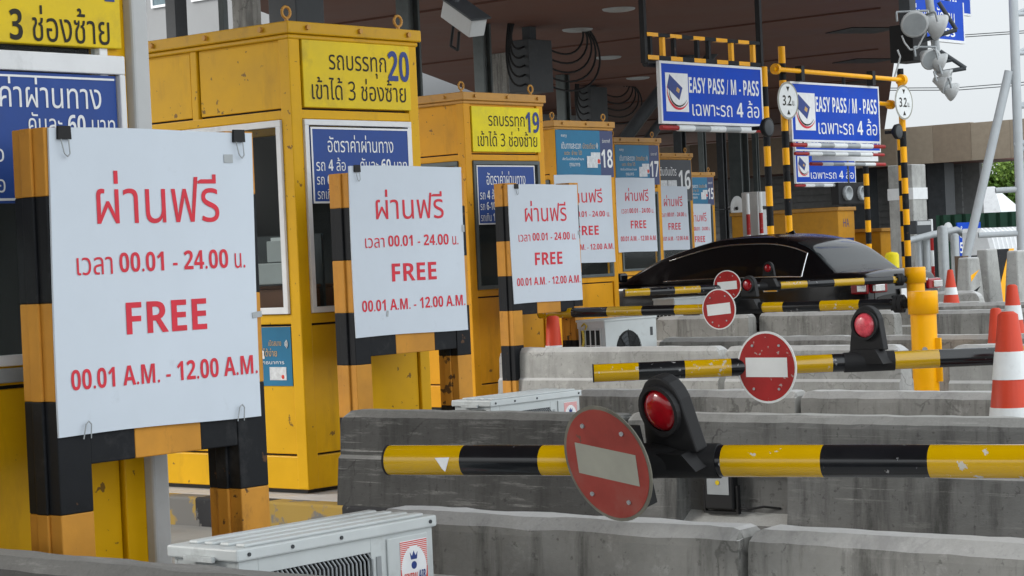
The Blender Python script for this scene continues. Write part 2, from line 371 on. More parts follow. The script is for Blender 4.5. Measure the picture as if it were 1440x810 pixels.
# ================================================================== SETTING
def ground_z(y): return 0.0 if y < 20.5 else .18 if y > 22.3 else .18 * (y - 20.5) / 1.8
g = MB(); ys = [-60, 20.5, 22.3, 400]
for a, b in zip(ys, ys[1:]):
    g.add([(-400, a, ground_z(a)), (300, a, ground_z(a)), (300, b, ground_z(b)), (-400, b, ground_z(b))], [(0, 1, 2, 3)])
tag(g.build('road', M['asphalt']), kind='structure')

BOOTHS = {21: (-5.83, 3.79), 20: (-9.38, 9.19), 19: (-12.9, 14.8), 18: (-15.97, 19.92), 17: (-19.31, 25.48), 16: (-22.32, 30.65), 15: (-25.02, 35.3)}
def kerb_mat():
    k = mat('kerb_paint', (.3, .3, .28), .9, var=.2)
    t = k.node_tree; N = t.nodes; L = t.links; p = N['Principled BSDF']
    tc = N.new('ShaderNodeTexCoord'); sp = N.new('ShaderNodeSeparateXYZ'); L.new(tc.outputs['Object'], sp.inputs[0])
    m1 = N.new('ShaderNodeMath'); m1.operation = 'FRACT'; m0 = N.new('ShaderNodeMath'); m0.operation = 'MULTIPLY'; m0.inputs[1].default_value = .8
    L.new(sp.outputs['X'], m0.inputs[0]); L.new(m0.outputs[0], m1.inputs[0])
    gt = N.new('ShaderNodeMath'); gt.operation = 'GREATER_THAN'; gt.inputs[1].default_value = .5; L.new(m1.outputs[0], gt.inputs[0])
    mx = N.new('ShaderNodeMix'); mx.data_type = 'RGBA'; mx.inputs['A'].default_value = (.03, .03, .032, 1); mx.inputs['B'].default_value = (.36, .24, .06, 1); L.new(gt.outputs[0], mx.inputs['Factor'])
    no = N.new('ShaderNodeTexNoise'); no.inputs['Scale'].default_value = 3.5; no.inputs['Detail'].default_value = 8; no.inputs['Roughness'].default_value = .65; L.new(tc.outputs['Object'], no.inputs['Vector'])
    rr = N.new('ShaderNodeMapRange'); rr.inputs[1].default_value = .5; rr.inputs[2].default_value = .54; L.new(no.outputs['Fac'], rr.inputs[0])
    m2 = N.new('ShaderNodeMix'); m2.data_type = 'RGBA'; L.new(rr.outputs[0], m2.inputs['Factor']); L.new(mx.outputs['Result'], m2.inputs['A']); m2.inputs['B'].default_value = (.17, .165, .155, 1)
    L.new(m2.outputs['Result'], p.inputs['Base Color']); return k
M['kerb'] = kerb_mat()
for k, (bx, by) in BOOTHS.items():
    gz = ground_z(by)
    i = MB(); y0, y1 = by - .36, by + 1.6
    x0, x1 = bx - 6, bx + 11
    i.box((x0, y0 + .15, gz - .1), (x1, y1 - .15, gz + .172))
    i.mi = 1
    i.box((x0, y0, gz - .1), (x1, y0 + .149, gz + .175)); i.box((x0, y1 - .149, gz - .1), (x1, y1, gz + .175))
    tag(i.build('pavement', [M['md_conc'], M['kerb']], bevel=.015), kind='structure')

# ------------------------------------------------------------------ canopy over the plaza
def edge_r(y): return 1.0 - .592 * y
def edge_l(y): return -12.4 - .592 * y
Z0 = 6.2
can = thing('plaza_canopy', 'long brown flat canopy over the toll booths with round downlights', 'canopy', (0, 0, Z0))
Y0, Y1 = -14.0, 116
cm = MB()
for a, b in ((Y0, 20), (20, 60), (60, Y1)):
    vs = [(edge_l(a), a, 0), (edge_r(a), a, 0), (edge_r(b), b, 0), (edge_l(b), b, 0)]
    cm.add(vs + [(p[0], p[1], 1.3) for p in vs], [(3,2,1,0),(4,5,6,7),(1,2,6,5),(3,0,4,7),(0,1,5,4),(2,3,7,6)])
cm.build('roof_slab', M['soffit'], can)
lt = MB(); 
for px, py in ((812, 41), (855, 80), (897, 109), (870, 12)):
    p = at(px, py, Z=Z0)
    d = MB(); d.lathe([(0, -.05), (.22, -.05), (.30, -.03), (.32, -.003)], (p.x, p.y, 0), n=32)
    d.build('downlight', M['galv'], can)
for px0, px1, py in ((1198, 1268, 38), (1205, 1262, 82), (1212, 1258, 112)):
    p = at(px0, py, Z=Z0); q = at(px1, py, Z=Z0)
    d = MB(); u = (q - p); nrm = Vector((-u.y, u.x, 0)).normalized() * 1.1
    d.prism([(0, 0), (1, 0), (1, 1), (0, 1)], (p.x, p.y, -.02), (u.x, u.y, 0), nrm, (0, 0, 1), .017)
    d.build('soffit_vent', M['dark'], can)
# cross ribs of the soffit
for y in range(14, 110, 8):
    d = MB(); d.prism([(0, 0), (1, 0), (1, 1), (0, 1)], (edge_l(y) + .3, y, -.035), (12.6, 0, 0), (-.12, .2, 0), (0, 0, 1), .031)
    d.build('soffit_rib', M['soffit'], can)

def column(name, label, x0, x1, D, zb=.15, ztop=Z0, depth=None, m='steel', flange=True, py=130):
    a = at(x0, py, D=D); b = at(x1, py, X=a.x + .0) if False else at(x1, py, D=D)
    wpx = (b - a).length; c = (a + b) / 2
    t = thing(name, label, 'column', (c.x, c.y, 0))
    h = wpx / 2 / 1.38
    mb = MB()
    if flange:
        mb.box((-h, -h, zb), (h, -h + .05, ztop)); mb.box((-h, h - .05, zb), (h, h, ztop)); mb.box((-.04, -h + .051, zb), (.04, h - .051, ztop))
    else: mb.box((-h, -h, zb), (h, h, ztop))
    mb.build('shaft', M[m], t, bevel=.01)
    bp = MB(); bp.box((-h - .1, -h - .1, zb - .12), (h + .1, h + .1, zb)); bp.build('base_plate', M['dgrey'], t)
    return t
column('steel_column', 'dark steel column rising behind the roof of booth 19, nearest large one', 562, 595, 36.5)
column('steel_column', 'dark grey column with pale edge behind the right part of booth 19', 668, 694, 43)
column('wide_pillar', 'wide grey brown pillar right behind the column over booth 19', 692, 732, 49.5, m='md_conc', flange=False)
column('steel_column', 'dark column standing behind the roof of booth 18', 782, 802, 56)
column('steel_column', 'slim dark column under cable bundle between booths 18 and 17', 828, 852, 70, m='dgrey')
column('wide_pillar', 'concrete pillar at far left under the canopy edge above the first yellow booth', 332, 372, 21, m='md_conc', flange=False)
column('wide_pillar', 'dark broad pillar next to the concrete pillar above the first yellow booth', 384, 460, 22, m='dgrey', flange=False)
column('steel_column', 'narrow grey post left of the concrete pillar over booth 20', 312, 326, 24, m='steel')
column('steel_column', 'dark column with pale window strips beside it over booth 20', 238, 268, 24, m='dgrey', flange=False)
column('steel_column', 'grey column behind the EASY PASS sign right of booth 15', 1004, 1018, 70, m='dgrey')
column('wide_pillar', 'tall grey ribbed pillar with loudspeaker right of booth 15', 1021, 1049, 71, m='steel')
column('steel_column', 'slender column between the ribbed pillar and the red white posts', 1054, 1064, 74, m='steel')
column('steel_column', 'dark column behind the first EASY PASS sign, left end', 944, 962, 68, m='dgrey')
column('steel_column', 'thin pipe column behind the middle of the first EASY PASS sign', 978, 990, 66, m='steel')
# diagonal brace
a, b = at(935, 120, D=52), at(878, 196, D=52)
t = thing('diagonal_brace', 'dark diagonal steel brace between booth 17 and the first EASY PASS sign', 'brace', b)
d = MB(); e = (a - b); e = e + e.normalized() * 2.2
d.tube((0, 0, 0), e, .16, n=8); d.tube((.3, .3, -.2), Vector((.3, .3, -.2)) + e, .12, n=8); d.build('strut', M['dgrey'], t)
b2 = MB(); b2.box((-.3, -.3, -2.2), (.3, .3, -.05)); b2.build('bracket', M['dgrey'], t)

# ================================================================== TOLL BOOTHS
BL, BW = 2.5, 1.13
def booth(no, kind, body, trim, ztop, label, win_m='white', W=BW):
    bx, by = BOOTHS[no]; zb = .19
    gz = ground_z(by)
    t = thing('toll_booth', label, 'toll booth', (bx, by, 0), group='yellow toll booths along the plaza')
    Y = M[body]; T = M[trim]
    zi = gz + .172
    # plinth
    MB().box((-BL + .06, .06, zi), (-.07, W - .06, zi + .08)).build('plinth', M['dgrey'], t)
    fr = MB()
    z0, z1 = zi + .03, ztop - .075
    c = .085
    for x in (-c, -BL): 
        for y in (0, W - c): fr.box((x - .003, y - .003, z0 + .003), (x + c + .003, y + c + .003, z1 - .002))
    # rails: base band, sill band, head band
    for za, zc in ((z0, z0 + .2), (1.205, 1.265), (2.445, 2.50)):
        fr.box((-BL, 0, za), (0, .06, zc)); fr.box((-BL, W - .06, za), (0, W, zc)); fr.box((-.06, .0601, za), (0, W - .0601, zc)); fr.box((-BL, .0601, za), (-BL + .06, W - .0601, zc))
    for x in (-.86, -1.70): fr.box((x - .03, .002, z0 + .19), (x + .03, .05, 1.21)); fr.box((x - .03, .002, 2.49), (x + .03, .05, z1))
    fr.build('frame', Y, t, bevel=.006)
    # lower panels and head panels, recessed
    for xa, xb in ((-.83 + .012, -c - .012), (-1.67 + .012, -.89 - .012), (-BL + c + .01, -1.73 - .012)):
        MB().box((xa, .014, 2.512), (xb, .03, z1 - .022)).build('infill_panel', Y, t, bevel=.004); MB().box((xa, .014, z0 + .212), (xb, .03, 1.192)).build('infill_panel', Y, t, bevel=.004)
    MB().box((-.03, c + .012, z0 + .212), (-.014, W - c - .012, 1.192)).build('infill_panel', Y, t, bevel=.004)
    MB().box((-.03, c + .012, 2.512), (-.014, W - c - .012, z1 - .022)).build('infill_panel', Y, t, bevel=.004)
    gap = MB()   # dark joint backing behind the panels
    gap.box((-BL + .03, .034, z0 + .02), (-.05, .04, 1.25)); gap.box((-BL + .03, .034, 2.46), (-.05, .04, z1 - .01)); gap.box((-.04, .05, z0 + .02), (-.034, W - .05, 1.25)); gap.box((-.04, .05, 2.46), (-.034, W - .05, z1 - .01))
    gap.build('backing', M['dark'], t)
    # vent slot low on the side
    MB().box((-1.62, .006, z0 + .10), (-.92, .0139, z0 + .15)).build('vent_slot', M['dark'], t) if no in (20, 21) else None
    # closed back and far walls
    bw = MB(); bw.box((-BL + .02, W - .05, 1.26), (-.06, W - .03, 2.45)); bw.box((-BL + .03, .05, 1.26), (-BL + .05, W - .051, 2.45)); bw.build('rear_wall', M['dark'], t)
    fl = MB(); fl.box((-BL + .06, .06, 1.0), (-.06, W - .06, 1.02)); fl.build('counter', M['brown_desk'], t)
    # roof cap
    rf = MB(); o = .03
    rf.box((-BL - o, -o, z1 - .0), (o, W + o, ztop)); rf.box((-BL - .01, -.012, z1 - .03), (.012, W + .012, z1 - .0005))
    roof = rf.build('roof', T, t, bevel=.008)
    bl = MB()
    for y in (.13, W * .52, W - .1): bl.tube((o, y, ztop - .035), (o + .018, y, ztop - .035), .016, n=8)
    for x in (-.2, -.7, -1.2, -1.7, -2.2): bl.tube((x, -o, ztop - .035), (x, -o - .018, ztop - .035), .016, n=8)
    bl.build('bolt', M['am_trim'], roof)
    for y in (.04, W - .1):
        e = MB(); pts = [(-.05, y + .035 * math.cos(a), ztop + .06 + .035 * math.sin(a)) for a in [k * math.pi / 6 for k in range(13)]]
        e.path(pts, .009, 6); e.tube((-.05, y, ztop), (-.05, y, ztop + .03), .012, n=8); e.build('lifting_eye', M['am_trim'], t)
    # windows: frame + pane; front and lane side
    wm = M[win_m]
    def window(O, U, N, u0, u1, v0, v1, b=.035, mull=()):
        f = MB(); O = Vector(O)
        def bar(ua, ub, va, vb): f.prism([(ua, va), (ub, va), (ub, vb), (ua, vb)], O - N * .03, U, AZ, N, .048)
        bar(u0, u1, v0, v0 + b); bar(u0, u1, v1 - b, v1); bar(u0, u0 + b, v0 + b, v1 - b); bar(u1 - b, u1, v0 + b, v1 - b)
        for q in mull: bar(q - .02, q + .02, v0 + b, v1 - b)
        fo = f.build('window', wm, t, bevel=.003)
        p = MB(); p.prism([(u0 + b - .005, v0 + b - .005), (u1 - b + .005, v0 + b - .005), (u1 - b + .005, v1 - b + .005), (u0 + b - .005, v1 - b + .005)], O - N * .012, U, AZ, N, .005)
        p.build('pane', M['glass'], fo); return fo
    window((0, 0, 0), AY, AX, c + .004, W - c - .004, 1.268, 2.442)
    window((0, 0, 0), AX, -AY, -1.2, -c - .004, 1.268, 2.442, .04)
    window((0, 0, 0), AX, -AY, -BL + c + .004, -1.21, 1.268, 2.442, .04)
    # back of the booth interior
    return t

def rate_sign(t, y0, y1, z0, z1, white=False):
    s = MB(); s.box((.006, y0, z0), (.022, y1, z1)); so_ = s.build('rate_sign', M['blue_sign'], t)
    W_, h = y1 - y0, z1 - z0
    def U(a): return y0 + W_ * a
    def V(a): return z1 - h * a
    it = [('อัตราค่าผ่านทาง', U(.16), U(.83), V(.33), V(.10), 1), ('รถ 4 ล้อ', U(.04), U(.33), V(.575), V(.40), 1), ('คันละ 60 บาท', U(.48), U(.965), V(.575), V(.40), 1),
          ('รถ 6-10 ล้อ', U(.04), U(.40), V(.755), V(.60), 1), ('คันละ 90 บาท', U(.48), U(.965), V(.755), V(.60), 1), ('รถเกิน 10 ล้อ', U(.04), U(.42), V(.945), V(.79), 1)]
    lettering(so_, it, M['white_ink'], (.022, 0, 0))
    e = MB()
    for a, b in (((y0, z0), (y1, z0 + .012)), ((y0, z1 - .012), (y1, z1)), ((y0, z0 + .012), (y0 + .012, z1 - .012)), ((y1 - .012, z0 + .012), (y1, z1 - .012))):
        e.box((.022, a[0], a[1]), (.0245, b[0], b[1]))
    e.build('sign_border', M['white_ink'], so_)

def number_board(t, no, y0, y1, z0, z1, m, kind):
    s = MB(); s.box((-.012, y0, z0), (.012, y1, z1)); o = s.build('lane_number_board', m, t, bevel=.004)
    h, W_ = z1 - z0, y1 - y0
    lettering(o, [('รถบรรทุก', y0 + W_*.235, y0 + W_*.77, z0 + h*.47, z0 + h*.80, 0), ('เข้าได้ 3 ช่องซ้าย', y0 + W_*.07, y0 + W_*.95, z0 + h*.12, z0 + h*.46, 0)], M['black_ink'], (.012, 0, 0))
    lettering(o, [(str(no), y0 + W_*.785, y0 + W_*.99, z0 + h*.44, z0 + h*.91, 2)], M['blue_ink'], (.012, 0, 0), lift=.004, name='lane_number')

def poster(t, no, y0, y1, z0, z1):
    h, W_ = z1 - z0, y1 - y0
    s = MB(); s.box((-.008, y0, z0), (.010, y0 + W_*.77, z1)); s.mi = 1; s.box((-.008, y0 + W_*.7701, z0), (.010, y1, z1))
    o = s.build('lane_number_poster', [M['teal'], M['navy']], t)
    U = lambda a: y0 + W_ * a
    V = lambda a: z1 - h * a
    lettering(o, [('เติมทางสะดวก', U(.09), U(.43), V(.40), V(.26), 1), ('อัตโนมัติทุกด่านฯ', U(.10), U(.47), V(.66), V(.58), 1), ('ทุกธนาคาร', U(.22), U(.40), V(.80), V(.70), 1), ('ช่องทางที่', U(.81), U(.95), V(.26), V(.17), 1), ('easy', U(.09), U(.19), V(.17), V(.10), 0)], M['white_ink'], (.010, 0, 0))
    lettering(o, [('บัตรเดียว', U(.46), U(.68), V(.39), V(.27), 1), ('แตะ จ่าย ได้', U(.14), U(.44), V(.53), V(.43), 1)], M['gold_ink'], (.010, 0, 0))
    lettering(o, [(str(no), U(.785), U(.985), V(.80), V(.40), 1)], M['white_ink'], (.010, 0, 0), name='lane_number')
    c = MB(); c.box((.0101, U(.60), V(.72)), (.0125, U(.765), V(.47))); c.box((.0128, U(.525), V(.80)), (.0150, U(.71), V(.55))); c.build('card_picture', M['card'], o)
    d = MB(); d.lathe([(.028, .0125), (.028, .0135)], (0, U(.735), V(.66)), 'x', 14); d.build('red_mark', M['red_dot'], o)
    a = MB()
    for r in (.02, .035, .05):
        a.path([(.012, U(.70) + r * math.sin(q) - .02, V(.33) + r * math.cos(q)) for q in (.7, 1.1, 1.57, 2.0, 2.4)], .004, 5)
    a.build('contactless_mark', M['white_ink'], o)

# booth 20 ----------------------------------------------------------
t20 = booth(20, 'a', 'yellow', 'yel_trim', 3.03, 'yellow toll booth with the blue number 20, planter tray in its side window')
number_board(t20, 20, .10, 1.055, 2.515, 2.925, M['panel_yel'], 'y')
rate_sign(t20, .13, 1.005, 1.93, 2.395)
# teal poster on the lane side
p = MB(); p.box((-.68, .0085, .83), (-.105, .0138, 1.19)); po = p.build('payment_poster', M['teal'], t20)
lettering(po, [('มา', -.62, -.34, .995, 1.05, 1), ('ลดคิวเงินสดทุกธนาคาร', -.66, -.17, .955, .985, 1)], M['white_ink'], (0, .0085, 0), AX, AZ, -AY)
lettering(po, [('เปิดสบาย', -.30, -.19, 1.075, 1.11, 1), ('จ่าย ได้ง่าย', -.44, -.23, 1.01, 1.06, 1)], M['gold_ink'], (0, .0085, 0), AX, AZ, -AY)
c = MB(); c.box((-.30, .006, .865), (-.155, .0084, .945)); c.build('card_picture', M['card'], po)
d = MB(); d.lathe([(.013, .0048), (.013, .0058)], (-.185, 0, .885), 'y', 14); d.build('red_mark', M['red_dot'], po)
d = MB(); 
for r in (.012, .022, .032): d.path([(-.165 + r * math.sin(q), .006, 1.085 + r * math.cos(q)) for q in (.7, 1.1, 1.57, 2.0, 2.4)], .003, 5)
d.build('contactless_mark', M['white_ink'], po)
# things on the counter inside booth 20
bx, by = BOOTHS[20]
tt = thing('wooden_box', 'brown wooden box on the counter inside booth 20 behind the planter tray', 'box', (bx - .75, by + .12, 1.02))
MB().box((0, 0, 0), (.62, .35, .40)).build('box_body', M['brown_desk'], tt, bevel=.006); MB().box((-.01, -.01, .402), (.63, .36, .42)).build('box_lid', M['brown_desk'], tt, bevel=.003)
tt = thing('planter_tray', 'white planter tray with small green leaves in the side window of booth 20', 'planter', (bx - .55, by + .055, 1.45))
MB().add([(-.06, 0, 0), (.36, 0, 0), (.36, .04, 0), (-.06, .04, 0), (-.10, -.005, .13), (.38, -.005, .13), (.38, .045, .13), (-.10, .045, .13)],
   [(3,2,1,0),(4,5,6,7),(0,1,5,4),(1,2,6,5),(2,3,7,6),(3,0,4,7)]).build('tray', M['lightgrey'], tt, bevel=.006)
lf = MB(); rg = random.Random(3)
for k in range(70):
    c = Vector((rg.uniform(-.10, .08), rg.uniform(-.005, .045), .13 + rg.uniform(0, .07))); u = Vector((rg.uniform(-1,1), rg.uniform(-1,1), rg.uniform(-.3,1))).normalized() * .022; v = u.cross(Vector((rg.random(), rg.random(), rg.random()))).normalized() * .012
    lf.add([c - u, c + v, c + u, c - v], [(0, 1, 2, 3)])
lf.build('leaves', M['leaf'], tt)
tt = thing('tissue_box', 'white box standing in the planter tray at the side window of booth 20', 'box', (bx - .34, by + .065, 1.585))
MB().box((0, 0, 0), (.15, .035, .13)).build('carton', M['lightgrey'], tt, bevel=.005); MB().box((.03, .01, .1301), (.12, .025, .15)).build('tissue', M['white'], tt)
MB().box((bx - .7 - bx, .3, 1.02), (bx - .1 - bx, .32, 1.75)).build('partition', M['dgrey'], t20)

# booth 21 (partly out of frame at left) -----------------------------
t21 = booth(21, 'a', 'yellow', 'yel_trim', 3.03, 'nearest yellow toll booth with wide white corner post and big blue toll sign')
bx, by = BOOTHS[21]
MB().box((-.03, BW + .002, .20), (.045, BW + .075, 3.02)).build('corner_post', M['lightgrey'], t21, bevel=.01)
s = MB(); s.box((-.012, .10, 2.325), (.03, 1.095, 2.78)); o = s.build('lane_number_board', M['panel_yel'], t21, bevel=.004)
lettering(o, [('เข้าได้', .2, .56, 2.335, 2.45, 1), ('3 ช่องซ้าย', .625, 1.042, 2.335, 2.455, 1)], M['black_ink'], (.03, 0, 0))
lettering(o, [('รถบรรทุก', .2, .72, 2.51, 2.64, 1)], M['black_ink'], (.03, 0, 0))
lettering(o, [('21', .80, 1.07, 2.485, 2.72, 2)], M['blue_ink'], (.03, 0, 0), name='lane_number')
f = MB(); f.box((.004, .09, 2.236), (.036, 1.10, 2.30)); f.box((.004, .09, 1.70), (.036, .13, 2.2355)); f.box((.004, 1.075, 1.70), (.036, 1.10, 2.2355)); f.build('sign_frame', M['white'], t21, bevel=.004)
s = MB(); s.box((.006, .132, 1.80), (.02, 1.068, 2.232)); o = s.build('rate_sign', M['blue_sign'], t21)
lettering(o, [('อัตราค่าผ่านทาง', .36, 1.0, 2.115, 2.218, 1), ('คันละ 60 บาท', .69, 1.055, 2.03, 2.10, 1), ('รถ 4 ล้อ', .2, .46, 2.03, 2.10, 1), ('รถ 6-10 ล้อ', .2, .585, 1.935, 2.0, 1), ('รถเกิน 10 ล้อ', .2, .585, 1.835, 1.90, 1)], M['white_ink'], (.02, 0, 0))
e = MB(); e.box((.02, .14, 1.808), (.0225, 1.06, 1.816)); e.box((.02, .14, 2.215), (.0225, 1.06, 2.222)); e.build('sign_border', M['white_ink'], o)
MB().box((.019, .09, 1.215), (.04, 1.05, 1.262)).build('window_ledge', M['galv'], t21, bevel=.004)

# booths 19 .. 15 -------------------------------------------------
t19 = booth(19, 'b', 'amber', 'am_trim', 3.065, 'amber toll booth with lemon yellow number board 19 behind the third free pass board', 'steel')
number_board(t19, 19, .10, 1.07, 2.525, 2.94, M['panel_lemon'], 'l')
rate_sign(t19, .12, .95, 1.86, 2.40)
t18 = booth(18, 'c', 'amber', 'am_trim', 3.14, 'amber toll booth with teal poster numbered 18', 'steel')
poster(t18, 18, .02, 1.12, 2.47, 3.03)
t17 = booth(17, 'c', 'amber', 'am_trim', 3.25, 'amber toll booth with teal poster numbered 17, behind the black car front', 'steel')
poster(t17, 17, .02, 1.10, 2.55, 3.14)
t16 = booth(16, 'd', 'amber', 'am_trim', 3.26, 'amber toll booth with dark slate panel numbered 16', 'steel', 1.06)
s = MB(); s.box((-.008, .01, 2.42), (.010, 1.04, 3.14)); o = s.build('lane_number_poster', M['slate'], t16)
lettering(o, [('เติมเงินบัตร', .06, .58, 2.86, 3.02, 1)], M['white_ink'], (.01, 0, 0)); lettering(o, [('16', .64, 1.0, 2.62, 2.96, 2)], M['white_ink'], (.01, 0, 0), name='lane_number')
c = MB(); c.box((.0101, .10, 2.52), (.013, .30, 2.78)); c.box((.0101, .32, 2.52), (.013, .58, 2.78)); c.build('card_picture', M['card'], o)
t15 = booth(15, 'c', 'amber', 'am_trim', 3.09, 'farthest amber toll booth of the row with small teal poster numbered 15', 'steel', 1.0)
poster(t15, 15, .02, .98, 2.43, 3.0)

# ================================================================== FREE PASS BOARDS
def board_mesh(parent, W_, h, O, ink=2):
    """board panel with lettering in the plane O(+Y,+Z), facing +X"""
    lettering(parent, [('ผ่านฟรี', .21*W_, .815*W_, .685*h, .862*h, 3), ('FREE', .325*W_, .725*W_, .317*h, .423*h, ink), ('เวลา', .105*W_, .272*W_, .52*h, .578*h, 2), ('00.01 - 24.00', .305*W_, .85*W_, .524*h, .59*h, 1), ('น.', .885*W_, .94*W_, .522*h, .574*h, 2), ('00.01 A.M. - 12.00 A.M.', .055*W_, .98*W_, .148*h, .215*h, 1)], M['red_ink'], O)

def clip(parent, c, up=True):
    s = 1 if up else -1
    mb = MB(); x, y, z = c
    if up: mb.prism([(-.026, -.030 * s), (.026, -.030 * s), (.024, .012 * s), (-.024, .012 * s)], (x, y, z), AY, AZ, AX, .010)
    o = mb.build('binder_clip', M['rubber'], parent) if up else parent
    if not up: z -= .045
    wl = MB(); q = s
    wl.path([(x + .012, y - .018, z - .03 * q), (x + .014, y - .008, z - .075 * q), (x + .014, y + .004, z - .085 * q), (x + .014, y + .014, z - .075 * q), (x + .012, y + .012, z - .03 * q)], .0022, 5)
    wl.build('wire_handle', M['galv'], o)

def free_board(p, W_, h, label, group='white free pass boards', clips=(), tapes=(), frame_gap=0, bow=.006, ink=2):
    """p = lower left front corner of the board"""
    t = thing('notice_board', label, 'notice board', p, group=group)
    n = 10; mb = MB(); vs = []; fs = []
    rg = random.Random(hash(label) % 999)
    for i in range(n + 1):
        for j in range(n + 1):
            u, v = i / n, j / n
            e = .009 * math.sin(2.7 * v + label.__len__()) * (1 if i in (0, n) else 0)
            vs.append((0, u * W_ + e, v * h + (.004 * math.sin(5 * u) if j in (0, n) else 0)))
    m_ = (n + 1) ** 2
    vs += [(-.008, a[1], a[2]) for a in vs]
    for i in range(n):
        for j in range(n):
            a = i * (n + 1) + j; q = (a, a + n + 1, a + n + 2, a + 1); fs.append(q); fs.append(tuple(k + m_ for k in q[::-1]))
    for k in range(n):
        for a, b in ((k, k + 1), (n * (n + 1) + k + 1, n * (n + 1) + k)): fs.append((a, b, b + m_, a + m_))
        for a, b in (((k + 1) * (n + 1), k * (n + 1)), (k * (n + 1) + n, (k + 1) * (n + 1) + n)): fs.append((a, b, b + m_, a + m_))
    mb.add(vs, fs); mb.build('board_panel', M['board'], t)
    board_mesh(t, W_, h, (0, 0, 0), ink)
    for cy, up in clips: clip(t, (.001, cy * W_, h - .006 if up else .004), up)
    for (ty, tz, a, b_, ang) in tapes:
        k = MB(); ca, sa = math.cos(ang), math.sin(ang)
        k.prism([(-a, -b_), (a, -b_), (a, b_), (-a, b_)], (.0015, ty * W_, tz * h), (0, ca, sa), (0, -sa, ca), AX, .0012); k.build('tape', M['galv'], t)
    return t

def sign_frame(x, y0, y1, ztop, zbeam, gz, label, sec=.13, dep=.16, phase=0.0, stripe=.31, zs=None):
    """two striped U-posts and a striped crossbeam; front faces at x"""
    t = thing('sign_frame', label, 'sign frame', (x, y0, gz), group='black and orange frames holding the free pass boards')
    def bands(z0, z1, zs):
        cuts = [z0] + [z for z in zs if z0 < z < z1] + [z1]
        return cuts
    zs = zs or [ztop - .205 - stripe * k for k in range(12)]
    for yy in (y0, y1 - sec):
        mb = MB(); cuts = sorted([gz - .05 + .0, ztop] + [z for z in zs if gz < z < ztop])
        for a, b in zip(cuts[:-1], cuts[1:]):
            idx = sum(1 for z in zs if z >= b - 1e-6)
            mb.mi = idx % 2
            A, B = a - gz, b - gz
            yl = yy - y0
            mb.box((-dep, yl, A), (0, yl + sec, B)); mb.box((-dep * .68, yl - .012, A), (-dep * .34, yl - .0002, B))
        mb.build('post', [M['post_orange'], M['post_black']], t, bevel=.004)
    mb = MB(); L0, L1 = sec + .0005, (y1 - y0) - sec - .0005; n = 3
    cu = [L0, L0 + (L1 - L0) * .29, L0 + (L1 - L0) * .74, L1]
    for k in range(n):
        mb.mi = (k + 1) % 2; mb.box((-dep + .02, cu[k], zbeam - gz), (-.004, cu[k + 1], zbeam + .12 - gz))
    mb.build('crossbeam', [M['post_orange'], M['post_black']], t, bevel=.004)
    mb = MB(); mb.mi = 1; mb.box((-dep + .02, L0, ztop - .2 - gz), (-.03, L1, ztop - .08 - gz)); mb.build('crossbeam', [M['post_orange'], M['post_black']], t, bevel=.004)
    return t
sign_frame(-5.446, 4.255, 5.146, 2.02, .955, .172, 'nearest black and orange striped frame carrying the largest free pass board at left', zs=[1.805, 1.47, 1.162, .806, .48])
free_board((-5.436, 4.262, 1.05), .862, .968, 'largest free pass board, clipped to the nearest striped frame', clips=((.07, True), (.93, True), (.11, False), (.87, False)), tapes=((.875, .905, .02, .014, 0), (.99, .355, .022, .010, .1)))
sign_frame(-8.93, 9.185, 10.22, 2.09, 1.00, .172, 'second striped frame holding the free pass board before booth 20')
free_board((-8.92, 9.19, 1.115), 1.0, 1.015, 'second free pass board, on the striped frame before booth 20', clips=((.06, True),), tapes=((.99, .62, .012, .022, 0), (.27, .13, .008, .018, -.2)))
sign_frame(-12.36, 14.73, 15.74, 2.21, 1.035, .172, 'third striped frame holding the free pass board before booth 19')
free_board((-12.35, 14.735, 1.135), .985, 1.06, 'third free pass board, on the striped frame before booth 19', clips=((.10, True),), tapes=((.985, .58, .012, .02, 0),))
def win_board(no, px, W_, h, label, dy=0):
    bx, by = BOOTHS[no]
    a = at(*px, X=bx + .045); free_board((bx + .034, a.y, a.z - h), W_, h, label, ink=2)
win_board(18, (781, 246), 1.10, 1.05, 'free pass board hung on the window of booth 18, half hidden by the third board')
win_board(17, (867, 250), .96, 1.10, 'free pass board hung on the window of booth 17 above the black car')
win_board(16, (924, 262), .92, 1.12, 'free pass board hung on the window of booth 16')
win_board(15, (964, 287), .88, 1.12, 'small free pass board hung on the window of booth 15, farthest of the row')

